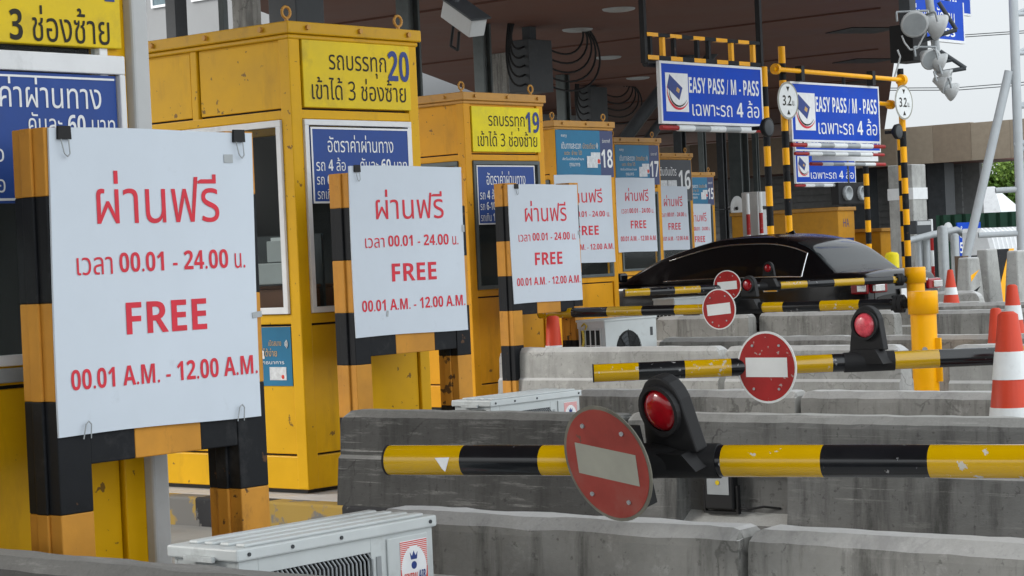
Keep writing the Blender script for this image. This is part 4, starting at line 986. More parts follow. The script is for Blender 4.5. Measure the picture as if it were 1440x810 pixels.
# ================================================================== BLACK CAR
def crom(P, u):
    """Catmull-Rom through a list of tuples, u in 0..len-1"""
    i = min(int(u), len(P) - 2); f = u - i
    p0, p1, p2, p3 = P[max(i-1, 0)], P[i], P[i+1], P[min(i+2, len(P)-1)]
    return tuple(.5 * (2*b + (c - a) * f + (2*a - 5*b + 4*c - e) * f*f + (3*b - a - 3*c + e) * f**3) for a, b, c, e in zip(p0, p1, p2, p3))
def car():
    gz = .18; YC = 23.5; X0, X1 = -18.3, -13.4     # front .. rear
    t = thing('passing_car', 'black sedan crossing the lane between the booms and booth 17', 'car', ((X0 + X1) / 2, YC, gz))
    L = X1 - X0
    def X(s): return (s - .5) * L
    def sheet(rings, nu, nv, keep):
        """smooth dense surface through the rings; keep(u, v) picks the cells of this piece"""
        m_ = len(rings[0]); g_ = MB(); idx = {}; vs = []; fs = []
        def vid(a, b):
            if (a, b) not in idx:
                u = a / nu * (len(rings) - 1); v = b / nv * (m_ - 1)
                i = min(int(u), len(rings) - 2)
                row = [crom([r_[k] for r_ in rings], u) for k in range(m_)]
                idx[(a, b)] = len(vs); vs.append(crom(row, v))
            return idx[(a, b)]
        for a in range(nu):
            for b in range(nv):
                if keep((a + .5) / nu * (len(rings) - 1), (b + .5) / nv * (m_ - 1)): fs.append((vid(a, b), vid(a+1, b), vid(a+1, b+1), vid(a, b+1)))
        g_.add(vs, fs, True); return g_
    low = [(0.0, .62, .70), (.012, .72, .78), (.04, .80, .84), (.09, .87, .885), (.138, .925, .905), (.3, .955, .925), (.6, .985, .93), (.85, 1.005, .915), (.93, 1.0, .885), (.98, .965, .84), (.996, .86, .80), (1.0, .70, .78)]
    rings = []
    for s, zt, w_ in low:
        zb = .24 if .05 < s < .95 else .30
        pts = [(w_ * .80, zb), (w_ * .97, zb + .10), (w_, .55), (w_ * .985, zt - .13), (w_ * .95, zt - .03), (w_ * .84, zt + .004), (w_ * .42, zt + .028), (0, zt + .034)]
        rings.append([(X(s), -a, z) for a, z in pts] + [(X(s), a, z) for a, z in pts[-2::-1]])
    def arch(u, v):
        return True
    body = sheet(rings, 88, 56, arch); n = 15
    for r_ in (rings[0], rings[-1]): body.add(r_, [list(range(n))])
    body.build('body', M['carblk'], t)
    gh = [((x - X0) / L, z, w_) for x, z, w_ in ((-17.3, .93, .80), (-16.95, 1.12, .745), (-16.55, 1.29, .70), (-15.95, 1.445, .655), (-15.55, 1.50, .64), (-15.05, 1.505, .635), (-14.75, 1.475, .64), (-14.48, 1.405, .66), (-14.28, 1.31, .70), (-14.05, 1.13, .76), (-13.9, 1.0, .80))]
    rings = []
    for s, zt, w_ in gh:
        zb = .94; wb = .885
        ze = max(zb + .01, zt - .07)
        pts = [(wb, zb), (wb + (w_ - wb) * .5 + .012, zb + (ze - zb) * .5), (w_ + .01, ze), (w_ * .93, zt - .018), (w_ * .55, zt + .004), (0, zt + .012)]
        rings.append([(X(s), -a, z) for a, z in pts] + [(X(s), a, z) for a, z in pts[-2::-1]])
    def side(u, v):
        v = v if v <= 5 else 10 - v
        return .28 < v < 1.80 and (2.3 < u < 4.75 or 4.95 < u < 6.7 or 6.85 < u < 7.5)
    def rear(u, v): return 2.5 < v < 7.5 and 6.75 < u < 9.3
    def front(u, v): return 2.45 < v < 7.55 and .25 < u < 2.7
    sheet(rings, 100, 60, lambda u, v: not (side(u, v) or rear(u, v) or front(u, v))).build('cabin', M['carblk'], t)
    def on(u, v):
        row = [crom([r_[k] for r_ in rings], u) for k in range(11)]
        return Vector(crom(row, v))
    for sy in (0, 1):
        vv = (lambda v: v) if sy == 0 else (lambda v: 10 - v)
        tr = MB(); us = [2.2 + .15 * k for k in range(37)]
        tr.path([on(u, vv(.27)) for u in us] + [on(us[-1], vv(v)) for v in (.6, 1.0, 1.4)] + [on(u, vv(1.82)) for u in us[::-1]], .011, 6); tr.build('window_trim', M['chrome'], t)
    sheet(rings, 100, 60, rear).build('rear_window', M['rearglass'], t)
    sheet(rings, 100, 60, front).build('windscreen', M['carglass'], t)
    sheet(rings, 100, 60, lambda u, v: side(u, v) and v < 5).build('side_window', M['carglass'], t)
    sheet(rings, 100, 60, lambda u, v: side(u, v) and v > 5).build('side_window', M['carglass'], t)
    # wheels
    for s in (.18, .78):
        for sy in (-1, 1):
            c = Vector((X(s), sy * .83, .33))
            w_ = MB(); w_.lathe([(.22, -.11), (.33, -.10), (.335, 0), (.33, .10), (.22, .11)], c, 'y', 28); wo = w_.build('wheel', M['rubber'], t)
            r_ = MB(); r_.lathe([(.0, sy * .118), (.21, sy * .125), (.22, sy * .10)], c, 'y', 24)
            for k in range(5):
                a = k * 1.2566; r_.tube(c + Vector((0, sy * .12, 0)), c + Vector((.2 * math.cos(a), sy * .128, .2 * math.sin(a))), .025, n=6)
            r_.build('rim', M['chrome'], wo)
    # lamps, bumper trim, plate, handles, mirror
    for sy in (-1, 1):
        tl = MB(); tl.box((X(.945), sy * .85 - .03, .74), (X(.993), sy * .85 + .03, .88)); tl.box((X(.99), sy * .50, .75), (X(1.006), sy * .82, .88)); to = tl.build('tail_lamp', M['lens'], t, bevel=.02)
        tw = MB(); tw.box((X(.997), sy * .60, .77), (X(1.010), sy * .82, .85)); tw.box((X(.965), sy * .885 - .006, .77), (X(.99), sy * .885 + .006, .85)); tw.build('clear_lens', M['chrome'], to, bevel=.01)
        hl = MB(); hl.box((X(.02), sy * .55, .62), (X(.06), sy * .82, .73)); hl.build('headlamp', M['chrome'], t, bevel=.02)
        mr = MB(); mr.box((X(.235), sy * .90, .98), (X(.27), sy * 1.08, 1.10)); mr.build('mirror', M['carblk'], t, bevel=.03)
        hd = MB()
        for s in (.5, .7): hd.box((X(s), sy * .915, .80), (X(s) + .2, sy * .945, .825))
        hd.build('door_handle', M['chrome'], t, bevel=.006)
        sk = MB(); sk.box((X(.24), sy * .90, .25), (X(.73), sy * .925, .31)); sk.build('sill_trim', M['chrome'], t)
    bp = MB(); bp.box((X(.985), -.80, .40), (X(1.012), .80, .56)); bp.build('rear_bumper', M['carblk'], t, bevel=.03)
    ch = MB(); ch.box((X(.997), -.45, .86), (X(1.009), .45, .89)); ch.build('boot_trim', M['chrome'], t)
    pl = MB(); pl.box((X(1.004), -.2, .66), (X(1.008), .2, .78)); pl.build('number_plate', M['white_ink'], t)
    an = MB(); an.prism([(0, 0), (.2, 0), (.17, .06)], (X(.64), -.01, 1.497), AX, AZ, AY, .02); an.build('aerial', M['carblk'], t)
car()

# ================================================================== LANE SIGN GANTRIES
def striped_pole(mb, x, y, z0, z1, r, stripe, start=0):
    z = z1; k = start
    while z > z0 + 1e-4:
        e = max(z0, z - stripe); mb.mi = k % 2; mb.tube((x, y, e), (x, y, z), r, n=14, caps=(z == z1)); z = e; k += 1
def emblem(parent, O, s, U=AY, V=AZ, N=AX):
    """card with a swoosh ring, on a white square of side s"""
    O = Vector(O)
    q = MB(); q.prism([(0, 0), (s, 0), (s, s), (0, s)], O, U, V, N, .003); w_ = q.build('emblem_square', M['white_ink'], parent)
    q = MB(); q.prism([(.18*s, .96*s), (.74*s, .62*s), (.58*s, .30*s), (.05*s, .62*s)], O + N * .0032, U, V, N, .002); q.build('emblem_card', M['blue_ink'], w_)
    q = MB(); q.prism([(.50*s, .64*s), (.62*s, .58*s), (.57*s, .48*s), (.45*s, .54*s)], O + N * .0054, U, V, N, .001); q.build('emblem_chip', M['gold_ink'], w_)
    for rad_, mm, w0, nm in ((.50, 'red_ink', .05, 'emblem_ring'), (.42, 'black_ink', .035, 'emblem_ring')):
        q = MB(); pts = []
        for k in range(15):
            a = R(160 + k * 12); wd = w0 * math.sin(math.pi * (k + .6) / 15.2)
            pts.append((a, wd))
        P1 = [((.55 + rad_ * math.cos(a) * 1.0) * s, (.52 + (rad_) * math.sin(a) * .95) * s) for a, wd in pts]
        P2 = [((.55 + (rad_ - wd) * math.cos(a)) * s, (.52 + (rad_ - wd) * math.sin(a) * .95 + wd * .4) * s) for a, wd in pts]
        P1 = [(min(max(p[0], .02*s), .98*s), max(p[1], .02*s)) for p in P1]; P2 = [(min(max(p[0], .02*s), .98*s), max(p[1], .02*s)) for p in P2]
        O3 = O + N * (.0068 + (.002 if rad_ < .45 else 0))
        n = len(P1)
        q.add([O3 + U*p[0] + V*p[1] for p in P1 + P2], [(i, i+1, n+i+1, n+i) for i in range(n-1)]); q.build(nm, M[mm], w_)

def lane_sign(X, y0, y1, z0, z1, label, bar=True, top=True, hang=None):
    t = thing('lane_sign', label, 'lane sign', (X, y0, z0), group='blue EASY PASS lane signs')
    W_, h = y1 - y0, z1 - z0
    MB().box((-.05, 0, 0), (0, W_, h)).build('sign_panel', M['royal'], t)
    b = MB(); e = .035
    b.box((-.052, -e, -e), (.006, W_ + e, .0)); b.box((-.052, -e, h), (.006, W_ + e, h + e)); b.box((-.052, -e, .0005), (.006, 0, h - .0005)); b.box((-.052, W_, .0005), (.006, W_ + e, h - .0005)); b.build('sign_edge', M['white'], t)
    s = h * .66
    emblem(t, (0, .09, h * .17), s * 1.02)
    u0 = .09 + s * 1.02 + .03
    it = [('เฉพาะรถ 4 ล้อ', u0 + .05, W_ - .07, h * .11, h * .42, 2)]
    if top: it.append(('EASY PASS / M - PASS', u0 - .01, W_ - .06, h * .51, h * .79, 2))
    lettering(t, it, M['white_ink'], (0, 0, 0), lift=.003)
    if bar:
        mb = MB(); n = 7
        for k in range(n):
            mb.mi = (0, 1, 2, 1, 2, 1, 0)[k]; mb.tube((.0, -.05 + (W_ + .2) * k / n, -.09), (.0, -.05 + (W_ + .2) * (k + 1) / n, -.09), .045 if 0 < k < 6 else .035, n=10)
        mb.build('clearance_bar', [M['red_sign'], M['cone_white'], M['galv']], t)
        hg = MB()
        for y in (.3, W_ - .3): hg.tube((0, y, -.06), (0, y, -.0355), .012, n=6)
        hg.build('hanger', M['rubber'], t)
    if hang:
        hg = MB()
        for y in (.25, W_ - .25): hg.box((-.05, y - .03, h + e + .0005), (-.01, y + .03, hang - z0))
        hg.build('hanging_rod', M['dgrey'], t)
    return t
XA = -17.4
lane_sign(XA, 24.10, 26.55, 3.32, 4.11, 'nearest blue EASY PASS lane sign, hung from black and yellow truss')
XB = -19.51
lane_sign(XB, 30.68, 33.48, 3.30, 4.23, 'second blue EASY PASS lane sign between two height limit discs')
pq = at(1119, 202, D=45); 
lane_sign(pq.x, pq.y, pq.y + 3.4, 3.53, 4.3, 'blue lane sign mostly hidden right behind the second EASY PASS sign', top=False, hang=4.6)
XD = -31.37
lane_sign(XD, 49.40, 52.42, 3.22, 4.05, 'smallest blue lane sign with emblem, below the second EASY PASS sign', top=False, hang=5.0)
# white plate under the second one
pq = at(1142, 226, D=47)
t = thing('white_plate', 'plain white plate with red and white bar under the second EASY PASS sign', 'plate', (pq.x, pq.y, pq.z))
MB().box((0, 0, 0), (.03, 2.75, .28)).build('plate', M['white'], t)
mb = MB()
for k in range(7): mb.mi = (0, 1, 2, 1, 2, 1, 0)[k]; mb.tube((.02, -.1 + .45 * k, -.07), (.02, -.1 + .45 * (k + 1), -.07), .04, n=10)
mb.build('clearance_bar', [M['red_sign'], M['cone_white'], M['galv']], t)
mb = MB(); mb.box((-.03, .3, .3005), (0, .36, 1.2)); mb.box((-.03, 2.3, .3005), (0, 2.36, 1.2)); mb.build('hanging_rod', M['dgrey'], t)

# gantry A: truss + pole
t = thing('lane_gantry', 'yellow and black gantry with ladder truss over the nearest EASY PASS sign', 'gantry', (XA, 26.68, ground_z(26)), group='striped lane gantries')
mb = MB(); striped_pole(mb, -.02, 0, 0, 3.98, .052, .29); mb.build('pole', [M['post_yel'], M['post_black']], t)
mb = MB(); y = -2.75; k = 0; z0_ = 4.17 - ground_z(26)
seg = .28
pat = [1, 0, 1, 0, 1, 0, 1, 0, 1, 0]
for k in range(10):
    ya = -2.72 + k * seg
    mb.mi = 0 if pat[k] else 1
    mb.box((-.2, ya, z0_), (-.12, ya + seg - .001, z0_ + .06)); mb.box((-.2, ya, z0_ + .32), (-.12, ya + seg - .001, z0_ + .37))
    if k in (1, 7, 9): mb.mi = 0; mb.box((-.19, ya + .11, z0_ + .0605), (-.13, ya + .17, z0_ + .3195))
    if k in (0, 2, 4, 5): mb.mi = 1; mb.box((-.19, ya + .1, z0_ + .0605), (-.13, ya + .15, z0_ + .3195))
mb.build('ladder_truss', [M['post_yel'], M['post_black']], t)
MB().box((-.2, -2.76, z0_ - .05), (-.12, -2.70, Z0 - ground_z(26))).build('hanger_rod', M['rubber'], t); MB().box((-.2, .1, z0_ - .05), (-.12, .16, Z0 - ground_z(26))).build('hanger_rod', M['rubber'], t)
mb = MB(); mb.tube((-.16, -2.72, z0_ - .055), (-.16, .3, z0_ - .055), .05, n=12); mb.tube((-.16, -2.3, z0_ - .05), (-.16, -2.3, z0_), .06, n=8); mb.build('sign_rail', M['rubber'], t)
# gantry B
gB = ground_z(31)
t = thing('lane_gantry', 'yellow and black twin pole gantry with round yellow beam over the second EASY PASS sign', 'gantry', (XB, 30.53, gB), group='striped lane gantries')
for y, zt, s_ in ((0, 4.84, 0), (3.88, 4.62, 1)):
    mb = MB(); striped_pole(mb, -.06, y, 0, zt - gB, .06, .28, s_); mb.build('pole', [M['post_yel'], M['post_black']], t)
mb = MB(); mb.tube((.08, -.5, 4.44 - gB), (.08, 3.75, 4.40 - gB), .04, n=14); mb.tube((.08, 3.62, 4.40 - gB), (.08, 3.72, 4.40 - gB), .10, n=16); mb.tube((.08, -.45, 4.44 - gB), (.08, -.38, 4.44 - gB), .09, n=16)
mb.tube((-.16, 2.9, 4.0 - gB), (-.16, 3.75, 3.98 - gB), .04, n=14); mb.tube((-.16, 3.62, 3.98 - gB), (-.16, 3.7, 3.98 - gB), .085, n=14); mb.build('cross_beam', M['post_yel'], t)
mb = MB()
for y in (.35, 2.65): mb.box((.0, y - .05, 4.27 - gB), (.12, y + .05, 4.52 - gB))
mb.build('clamp', M['rubber'], t)
def limit_disc(c, label, r=.31):
    t = thing('height_limit_disc', label, 'road sign', c, group='round 3.2 metre height limit signs')
    mb = MB(); mb.lathe([(r, -.012), (r, 0)], (0, 0, 0), 'x', 40); mb.build('disc', M['cone_white'], t)
    ring = MB(); n = 40; vs = []
    for rr_ in (r * .995, r * .90): vs += [(.0015, rr_ * math.cos(2*math.pi*i/n), rr_ * math.sin(2*math.pi*i/n)) for i in range(n)]
    ring.add(vs, [(i, (i+1) % n, n + (i+1) % n, n + i) for i in range(n)]); ring.build('red_rim', M['bar_faded'], t)
    lettering(t, [('3.2', -.17, .09, -.085, .085, 1), ('ม.', .12, .20, -.08, .0, 1)], M['black_ink'], (0, 0, 0), lift=.003)
    q = MB(); q.prism([(-.05, .23), (.05, .23), (0, .15)], (.001, 0, 0), AY, AZ, AX, .002); q.prism([(-.05, -.23), (0, -.15), (.05, -.23)], (.001, 0, 0), AY, AZ, AX, .002); q.build('arrow_marks', M['black_ink'], t)
    bk = MB(); bk.box((-.06, -.03, -.1), (-.0125, .03, .1)); bk.build('bracket', M['dgrey'], t)
limit_disc((XB + .10, 30.42, 3.93), 'white height limit disc reading 3.2 on the pole between the two EASY PASS signs')
limit_disc((XB + .10, 34.22, 4.0), 'white height limit disc reading 3.2 on the pole against the sky')
def lone_pole(px, pt, pb, D, label, r=.07, s=0, stripe=.28):
    p = at(px, pt, D=D); b = at(px, pb, D=D); gz = .18
    t = thing('striped_pole', label, 'pole', (p.x, p.y, gz), group='single yellow and black striped poles')
    mb = MB(); striped_pole(mb, 0, 0, 0, p.z - gz, r, stripe, s); mb.build('shaft', [M['post_yel'], M['post_black']], t)
    mb = MB(); mb.lathe([(r * 2.2, 0), (r * 2.2, .025)], n=16); mb.build('base_flange', M['dgrey'], t)
lone_pole(1217, 228, 345, 52, 'striped pole right of the smallest lane sign', .07, 1)
lone_pole(1265, 190, 365, 40, 'striped pole close behind the right height limit pole', .055, 0)
# round cable reels / lamps on the poles
for px, py, D, lab in ((1081, 179, 30.5, 'round black lamp on the pole at the right end of the first EASY PASS sign'), (1264, 185, 38, 'round black lamp below the right height limit disc')):
    p = at(px, py, D=D); t = thing('round_lamp', lab, 'lamp', p); mb = MB(); mb.lathe([(.03, -.14), (.13, -.06), (.14, 0), (.12, .01)], (0, 0, 0), 'x', 20); mb.build('lamp_body', M['rubber'], t)
    mb = MB(); mb.lathe([(.11, .0105), (.08, .02), (0, .024)], (0, 0, 0), 'x', 20); mb.build('lamp_glass', M['dgrey'], t); mb = MB(); mb.tube((-.14, 0, 0), (-.25, -.05, 0), .03, n=8); mb.build('bracket', M['rubber'], t)

# blue signs at the canopy edge, upper right
def edge_sign(px0, px1, pyt, pyb, D, txt, label):
    a = at(px0, pyb, D=D); b = at(px1, pyt, X=a.x)
    t = thing('overhead_sign', label, 'overhead sign', a, group='blue signs at the canopy edge')
    W_, h = b.y - a.y, at(px0, pyt, X=a.x).z - a.z
    MB().box((-.06, 0, 0), (0, W_, h)).build('sign_panel', M['royal'], t)
    e = MB(); e.box((-.062, -.03, -.04), (.005, W_ + .03, 0)); e.box((-.062, W_, .0005), (.005, W_ + .03, h)); e.build('sign_edge', M['white'], t)
    lettering(t, [(s_, u0 * W_, u1 * W_, v0 * h, v1 * h, 2) for s_, u0, u1, v0, v1 in txt], M['white_ink'], (0, 0, 0), lift=.003)
    mb = MB()
    for y in (.3 * W_, .8 * W_): mb.box((-.12, y, h * .3), (-.0625, y + .07, 6.3 - a.z))
    mb.build('hanging_rod', M['dgrey'], t); return t
edge_sign(1276, 1353, -6, 50, 31, [('M - PASS', .12, .84, .08, .30), ('ช่องมีพนักงาน', .12, .84, .40, .84)], 'blue overhead sign ending in PASS behind the lamp mast')
edge_sign(1300, 1362, -45, 12, 40, [('EASY PASS', .2, .7, .05, .30)], 'higher blue overhead sign cut by the top edge of the picture')
# lamp mast hanging off the canopy edge
top = at(1297, -70, D=28); bot = at(1321, 104, D=28)
t = thing('lamp_mast', 'grey hanging mast with floodlights at the right canopy edge against the sky', 'lamp mast', (bot.x, bot.y, bot.z))
v = top - bot; f = v * ((6.25 - bot.z) / v.z)
mb = MB(); mb.tube((0, 0, 0), f, .055, n=12); mb.build('mast_tube', M['galv'], t)
def head(px, py, s, ry):
    p = at(px, py, D=27.7) - bot
    k = MB(); k.lathe([(.05 * s, -.16 * s), (.09 * s, -.06 * s), (.17 * s, .08 * s), (.18 * s, .12 * s), (.15 * s, .125 * s)], (0, 0, 0), 'x', 18)
    o = k.build('lamp_head', M['lightgrey'], t); o.location = p; o.rotation_euler = (0, R(25), ry)
    g_ = MB(); g_.lathe([(.15 * s, .1255 * s), (0, .13 * s)], (0, 0, 0), 'x', 18); g_.build('lamp_glass', M['galv'], o)
    b_ = MB(); b_.path([(-.02, -.2 * s, 0), (-.1, -.2 * s, .1), (-.1, .2 * s, .1), (-.02, .2 * s, 0)], .015, 6); b_.build('yoke', M['galv'], o)
for px, py, s, ry in ((1284, 30, 1.0, -.9), (1312, 34, 1.0, .9), (1304, 80, .8, -.5), (1316, 86, .8, .8), (1324, 116, .7, .2), (1334, 126, .7, .9), (1328, 106, .6, .4)): head(px, py, s, ry)
mb = MB()
for pts in (((1294, 58), (1345, 42), (1320, 3)), ((1322, 102), (1358, 96), (1322, 72)), ((1318, 88), (1338, 84))):
    mb.path([at(a, b, D=27.8) - bot for a, b in pts], .028, 8)
mb.build('outrigger', M['dgrey'], t)
mb = MB(); mb.path([at(a, b, D=27.7) - bot for a, b in ((1268, 50), (1272, 60), (1280, 70), (1290, 68), (1302, 45))], .012, 6); mb.path([at(a, b, D=27.7) - bot for a, b in ((1262, 70), (1266, 80), (1262, 95), (1258, 108))], .012, 6); mb.build('cable', M['lightgrey'], t)
p = at(1278, 62, D=28.3); t = thing('junction_box', 'black box hanging under the floodlights at the canopy edge', 'box', p)
MB().box((-.17, -.2, -.24), (.17, .2, .24)).build('box_body', M['rubber'], t, bevel=.01); MB().box((-.08, -.08, .2405), (.08, .08, 6.2 - p.z)).build('drop_rod', M['dgrey'], t)

# small equipment under the canopy
p = at(652, 25, D=17)
t = thing('security_camera', 'boxy security camera hanging under the canopy above booth 19', 'camera', p)
mb = MB(); mb.box((-.20, -.075, -.075), (.20, .075, .075)); o = mb.build('camera_housing', M['lightgrey'], t, bevel=.01); o.rotation_euler = (R(8), R(30), R(-10))
mb = MB(); mb.box((-.24, -.095, .078), (.22, .095, .092)); o2 = mb.build('sun_shield', M['dgrey'], t); o2.rotation_euler = (R(8), R(30), R(-10))
mb = MB(); mb.tube((-.08, 0, .05), (-.08, 0, 6.2 - p.z), .035, n=10); mb.build('drop_pole', M['dgrey'], t)
mb = MB(); mb.path([(-.15, .05, -.02), (-.2, .06, -.2), (-.12, .05, -.24), (-.08, .03, -.1)], .012, 6); mb.build('cable', M['rubber'], t)
def cable_box(px, py, D, s, label):
    p = at(px, py, D=D); t = thing('junction_box', label, 'junction box', p)
    MB().box((-.22 * s, -.3 * s, -.42 * s), (.22 * s, .3 * s, .42 * s)).build('box_body', M['dgrey'], t, bevel=.01)
    mb = MB(); mb.box((-.1, -.1, .4205 * s), (.1, .1, 6.2 - p.z)); mb.build('drop_rod', M['dgrey'], t)
    def bez(pts, r, n=14):
        o = [Vector(p) for p in pts]; out = []
        for i in range(n + 1):
            q = o[:]; f = i / n
            while len(q) > 1: q = [a * (1 - f) + b * f for a, b in zip(q, q[1:])]
            out.append(q[0])
        return mb.path(out, r, 6)
    for k in range(5):
        mb = MB(); z = .3 * s - k * .15 * s
        bez([(.15, .3 * s, z), (.2, .9 * s, z - .25), (.25, (1.3 + .12 * k) * s, z - .1), (.3, (1.25 + .12 * k) * s, z + .6 * s), (.3, (.9 + .1 * k) * s, 6.19 - p.z)], .022); mb.build('cable_loop', M['rubber'], t); mb = MB()
        bez([(.15, -.3 * s, z), (.2, -.7 * s, z - .2), (.25, -(.8 + .05 * k) * s, z + .2 * s), (.25, -(.5 + .05 * k) * s, .8 * s)], .022); mb.build('cable_loop', M['rubber'], t)
cable_box(746, 94, 44, 1.25, 'nearer dark junction box with looping cables under the canopy')
cable_box(832, 150, 60, 1.25, 'farther dark junction box with looping cables beside the diagonal brace')
def loudspeaker(px, py, D, label, r=.40):
    p = at(px, py, D=D); t = thing('loudspeaker', label, 'loudspeaker', p)
    mb = MB(); mb.lathe([(.08, -.32), (.09, -.2), (.15, -.08), (r, 0), (r * .98, .01), (.13, -.06), (.05, -.1), (0, -.1)], (0, 0, 0), 'x', 24); mb.build('horn', M['lightgrey'], t)
    mb = MB(); mb.lathe([(.05, -.06), (.06, .0), (0, .02)], (0, 0, 0), 'x', 14); mb.build('driver', M['rubber'], t)
    mb = MB(); mb.path([(-.2, 0, 0), (-.2, -.4, -.02), (-.3, -1.0, -.03)], .025, 6); mb.build('mounting_arm', M['dgrey'], t)
loudspeaker(1037, 293, 69, 'round grey horn loudspeaker on the ribbed pillar right of booth 15')

# red and white posts
def rw_post(px, pt, pb, D, label, r=.05):
    p = at(px, pt, D=D); b = at(px, pb, D=D); gz = .18
    t = thing('red_white_post', label, 'post', (b.x, b.y, gz), group='red and white posts')
    mb = MB(); z = p.z - gz; k = 0
    while z > .001:
        e = max(0, z - .42); mb.mi = k % 2; mb.tube((0, 0, e), (0, 0, z), r, n=10); z = e; k += 1
    mb.build('shaft', [M['cone_white'], M['red_sign']], t); mb = MB(); mb.lathe([(r * 2, 0), (r * 2, .03)], n=12); mb.build('base_flange', M['dgrey'], t)
rw_post(1054, 272, 350, 44, 'red and white post left of the pair beside the ribbed pillar', .042)
rw_post(1072, 270, 350, 44, 'red and white post right of the pair beside the ribbed pillar', .042)
rw_post(1311, 308, 370, 58, 'red and white post among grey pipes right of the car', .06)
p = at(1064, 270, D=45); t = thing('ticket_machine', 'grey cabinet between the two red and white posts', 'cabinet', (p.x, p.y, .18))
MB().box((-.2, -.28, 0), (.2, .28, p.z - .18)).build('cabinet_body', M['lightgrey'], t, bevel=.02); MB().box((.2003, -.18, p.z - .55), (.21, .18, p.z - .48)).build('slot', M['dark'], t)

# ================================================================== FAR BACKGROUND
# distant booth of the next plaza
BOOTHS[1] = tuple(at(1178, 291, D=66)[:2])
fb = at(1178, 291, D=66)
t = thing('distant_booth', 'distant orange toll booth behind the black car roof, right of the ribbed pillar', 'toll booth', (fb.x, fb.y, 0))
Wd = .95; Ld = 3.9; zt = fb.z
MB().box((-Ld, 0, zt - 1.0), (0, Wd, zt - .12)).build('head_panel', M['orange_bg'], t, bevel=.02)
MB().box((-Ld - .05, -.05, zt - .1195), (.05, Wd + .05, zt)).build('roof', M['am_trim'], t, bevel=.02)
mb = MB()
for x in (-Ld, -2.6, -1.3, -.12):
    for y in (0, Wd - .12): mb.box((x, y, 1.0), (x + .12, y + .12, zt - 1.0005))
mb.build('corner_post', M['orange_bg'], t)
MB().box((-Ld, 0, .18), (0, Wd, .9995)).build('lower_panel', M['orange_bg'], t)
MB().box((-Ld + .1, .1, 1.0005), (-.1, Wd - .1, zt - 1.001)).build('dark_window', M['carglass'], t)
so_ = MB().box((.003, .12, zt - 1.75), (.02, Wd - .12, zt - .95)).build('rate_sign', M['blue_sign'], t)
lettering(so_, [('อัตราค่าผ่านทาง', .18, Wd - .18, zt - 1.17, zt - 1.02, 1), ('รถ 4 ล้อ 60', .18, Wd - .18, zt - 1.40, zt - 1.25, 1), ('รถ 6-10 ล้อ', .18, Wd - .18, zt - 1.63, zt - 1.48, 1)], M['white_ink'], (.02, 0, 0))
lettering(t, [('HA', .28, .62, zt - .62, zt - .36, 0)], M['blue_ink'], (0, 0, 0), lift=.004)
mb = MB(); mb.tube((-2.7, .1, zt), (-2.7, .1, zt + .55), .08, n=8); mb.build('roof_pipe', M['white'], t)
p = at(1226, 326, D=68); t = thing('orange_cabin', 'low orange cabin wall right of the distant booth', 'cabin', (p.x, p.y, .18))
MB().box((-1.8, -.5, 0), (.6, .9, p.z - .18)).build('wall_panel', M['orange_bg'], t, bevel=.02); MB().box((-1.9, -.6, p.z - .1795), (.7, 1.0, p.z - .08)).build('roof', M['am_trim'], t)
# twin traffic lights
p = at(1195, 272, D=60); t = thing('traffic_light', 'dark twin traffic light under the smallest lane sign', 'traffic light', p)
MB().box((-.15, -.75, -.3), (.1, .85, .3)).build('housing', M['rubber'], t, bevel=.02)
mb = MB(); mb.lathe([(.2, .1005), (.2, .2), (.16, .2), (.15, .12), (0, .12)], (0, -.35, 0), 'x', 18); mb.lathe([(.2, .1005), (.2, .2), (.16, .2), (.15, .12), (0, .12)], (0, .42, 0), 'x', 18); mb.build('signal_lens', M['galv'], t)
mb = MB(); mb.tube((-.05, 0, .3), (-.05, 0, 6.2 - p.z), .05, n=8); mb.build('drop_pole', M['dgrey'], t)

# building with tan cladding at right
c0 = at(1215, 236, D=78); YF = c0.y
t = thing('service_building', 'service building with tan and brown panelled parapet and dark shutters at right', 'building', (c0.x, YF, .18))
xr = at(1455, 222, Y=YF).x - c0.x + 14
zsof = c0.z - .18
n = 26; pw = (xr + 18) / n
pm = [MB() for _ in range(3)]
rg = random.Random(5)
seq = [2, 0, 2, 2, 0, 2, 0, 1, 1, 0, 1, 2, 0]
sx = at(1358, 200, Y=YF).x - c0.x
for k in range(n):
    xa = -18 + k * pw; hgt = at(1240, 182, Y=YF).z - .18 if xa < sx else at(1375, 172, Y=YF).z - .18
    MB().box((xa, 0, zsof), (xa + pw - .01, .25, hgt)).build('cladding_panel', M[('brown1', 'brown2', 'brown3')[seq[k % 13]]], t)
MB().box((-18, .251, zsof + .02), (at(1402, 222, Y=YF + 1).x - c0.x, 4, zsof + .3)).build('soffit', M['soffit'], t)
xw = at(1380, 300, Y=YF + 3).x - c0.x
MB().box((-18, 3.0, 0), (xw, 3.2, zsof + .0195)).build('wall', M['shade_wall'], t)
sh = MB()
for xa in (-12, -7, -2, 3, 8):
    if xa + 4.3 > xw: continue
    for k in range(18): sh.box((xa, 2.93, .25 * k), (xa + 4.3, 2.995, .25 * k + .2))
sh.build('roller_shutter', M['shade_wall'], t)
mb = MB()
for px in (1288, 1322, 1214): 
    xx = at(px, 300, Y=YF + 1.2).x - c0.x; mb.box((xx - .35, 1.0, 0), (xx + .35, 1.7, zsof + .019))
mb.build('pillar', M['dgrey'], t)
p = at(1277, 290, D=66); t = thing('concrete_pillar', 'pale concrete pillar with white band behind the right striped poles', 'pillar', (p.x, p.y, .18))
MB().box((-.42, -.42, 0), (.42, .42, at(1277, 232, D=66).z - .18)).build('shaft', M['lt_conc'], t, bevel=.03)
zb = at(1277, 281, D=66).z - .18; MB().box((-.44, -.44, zb), (.44, .44, zb + .35)).build('white_band', M['white'], t)
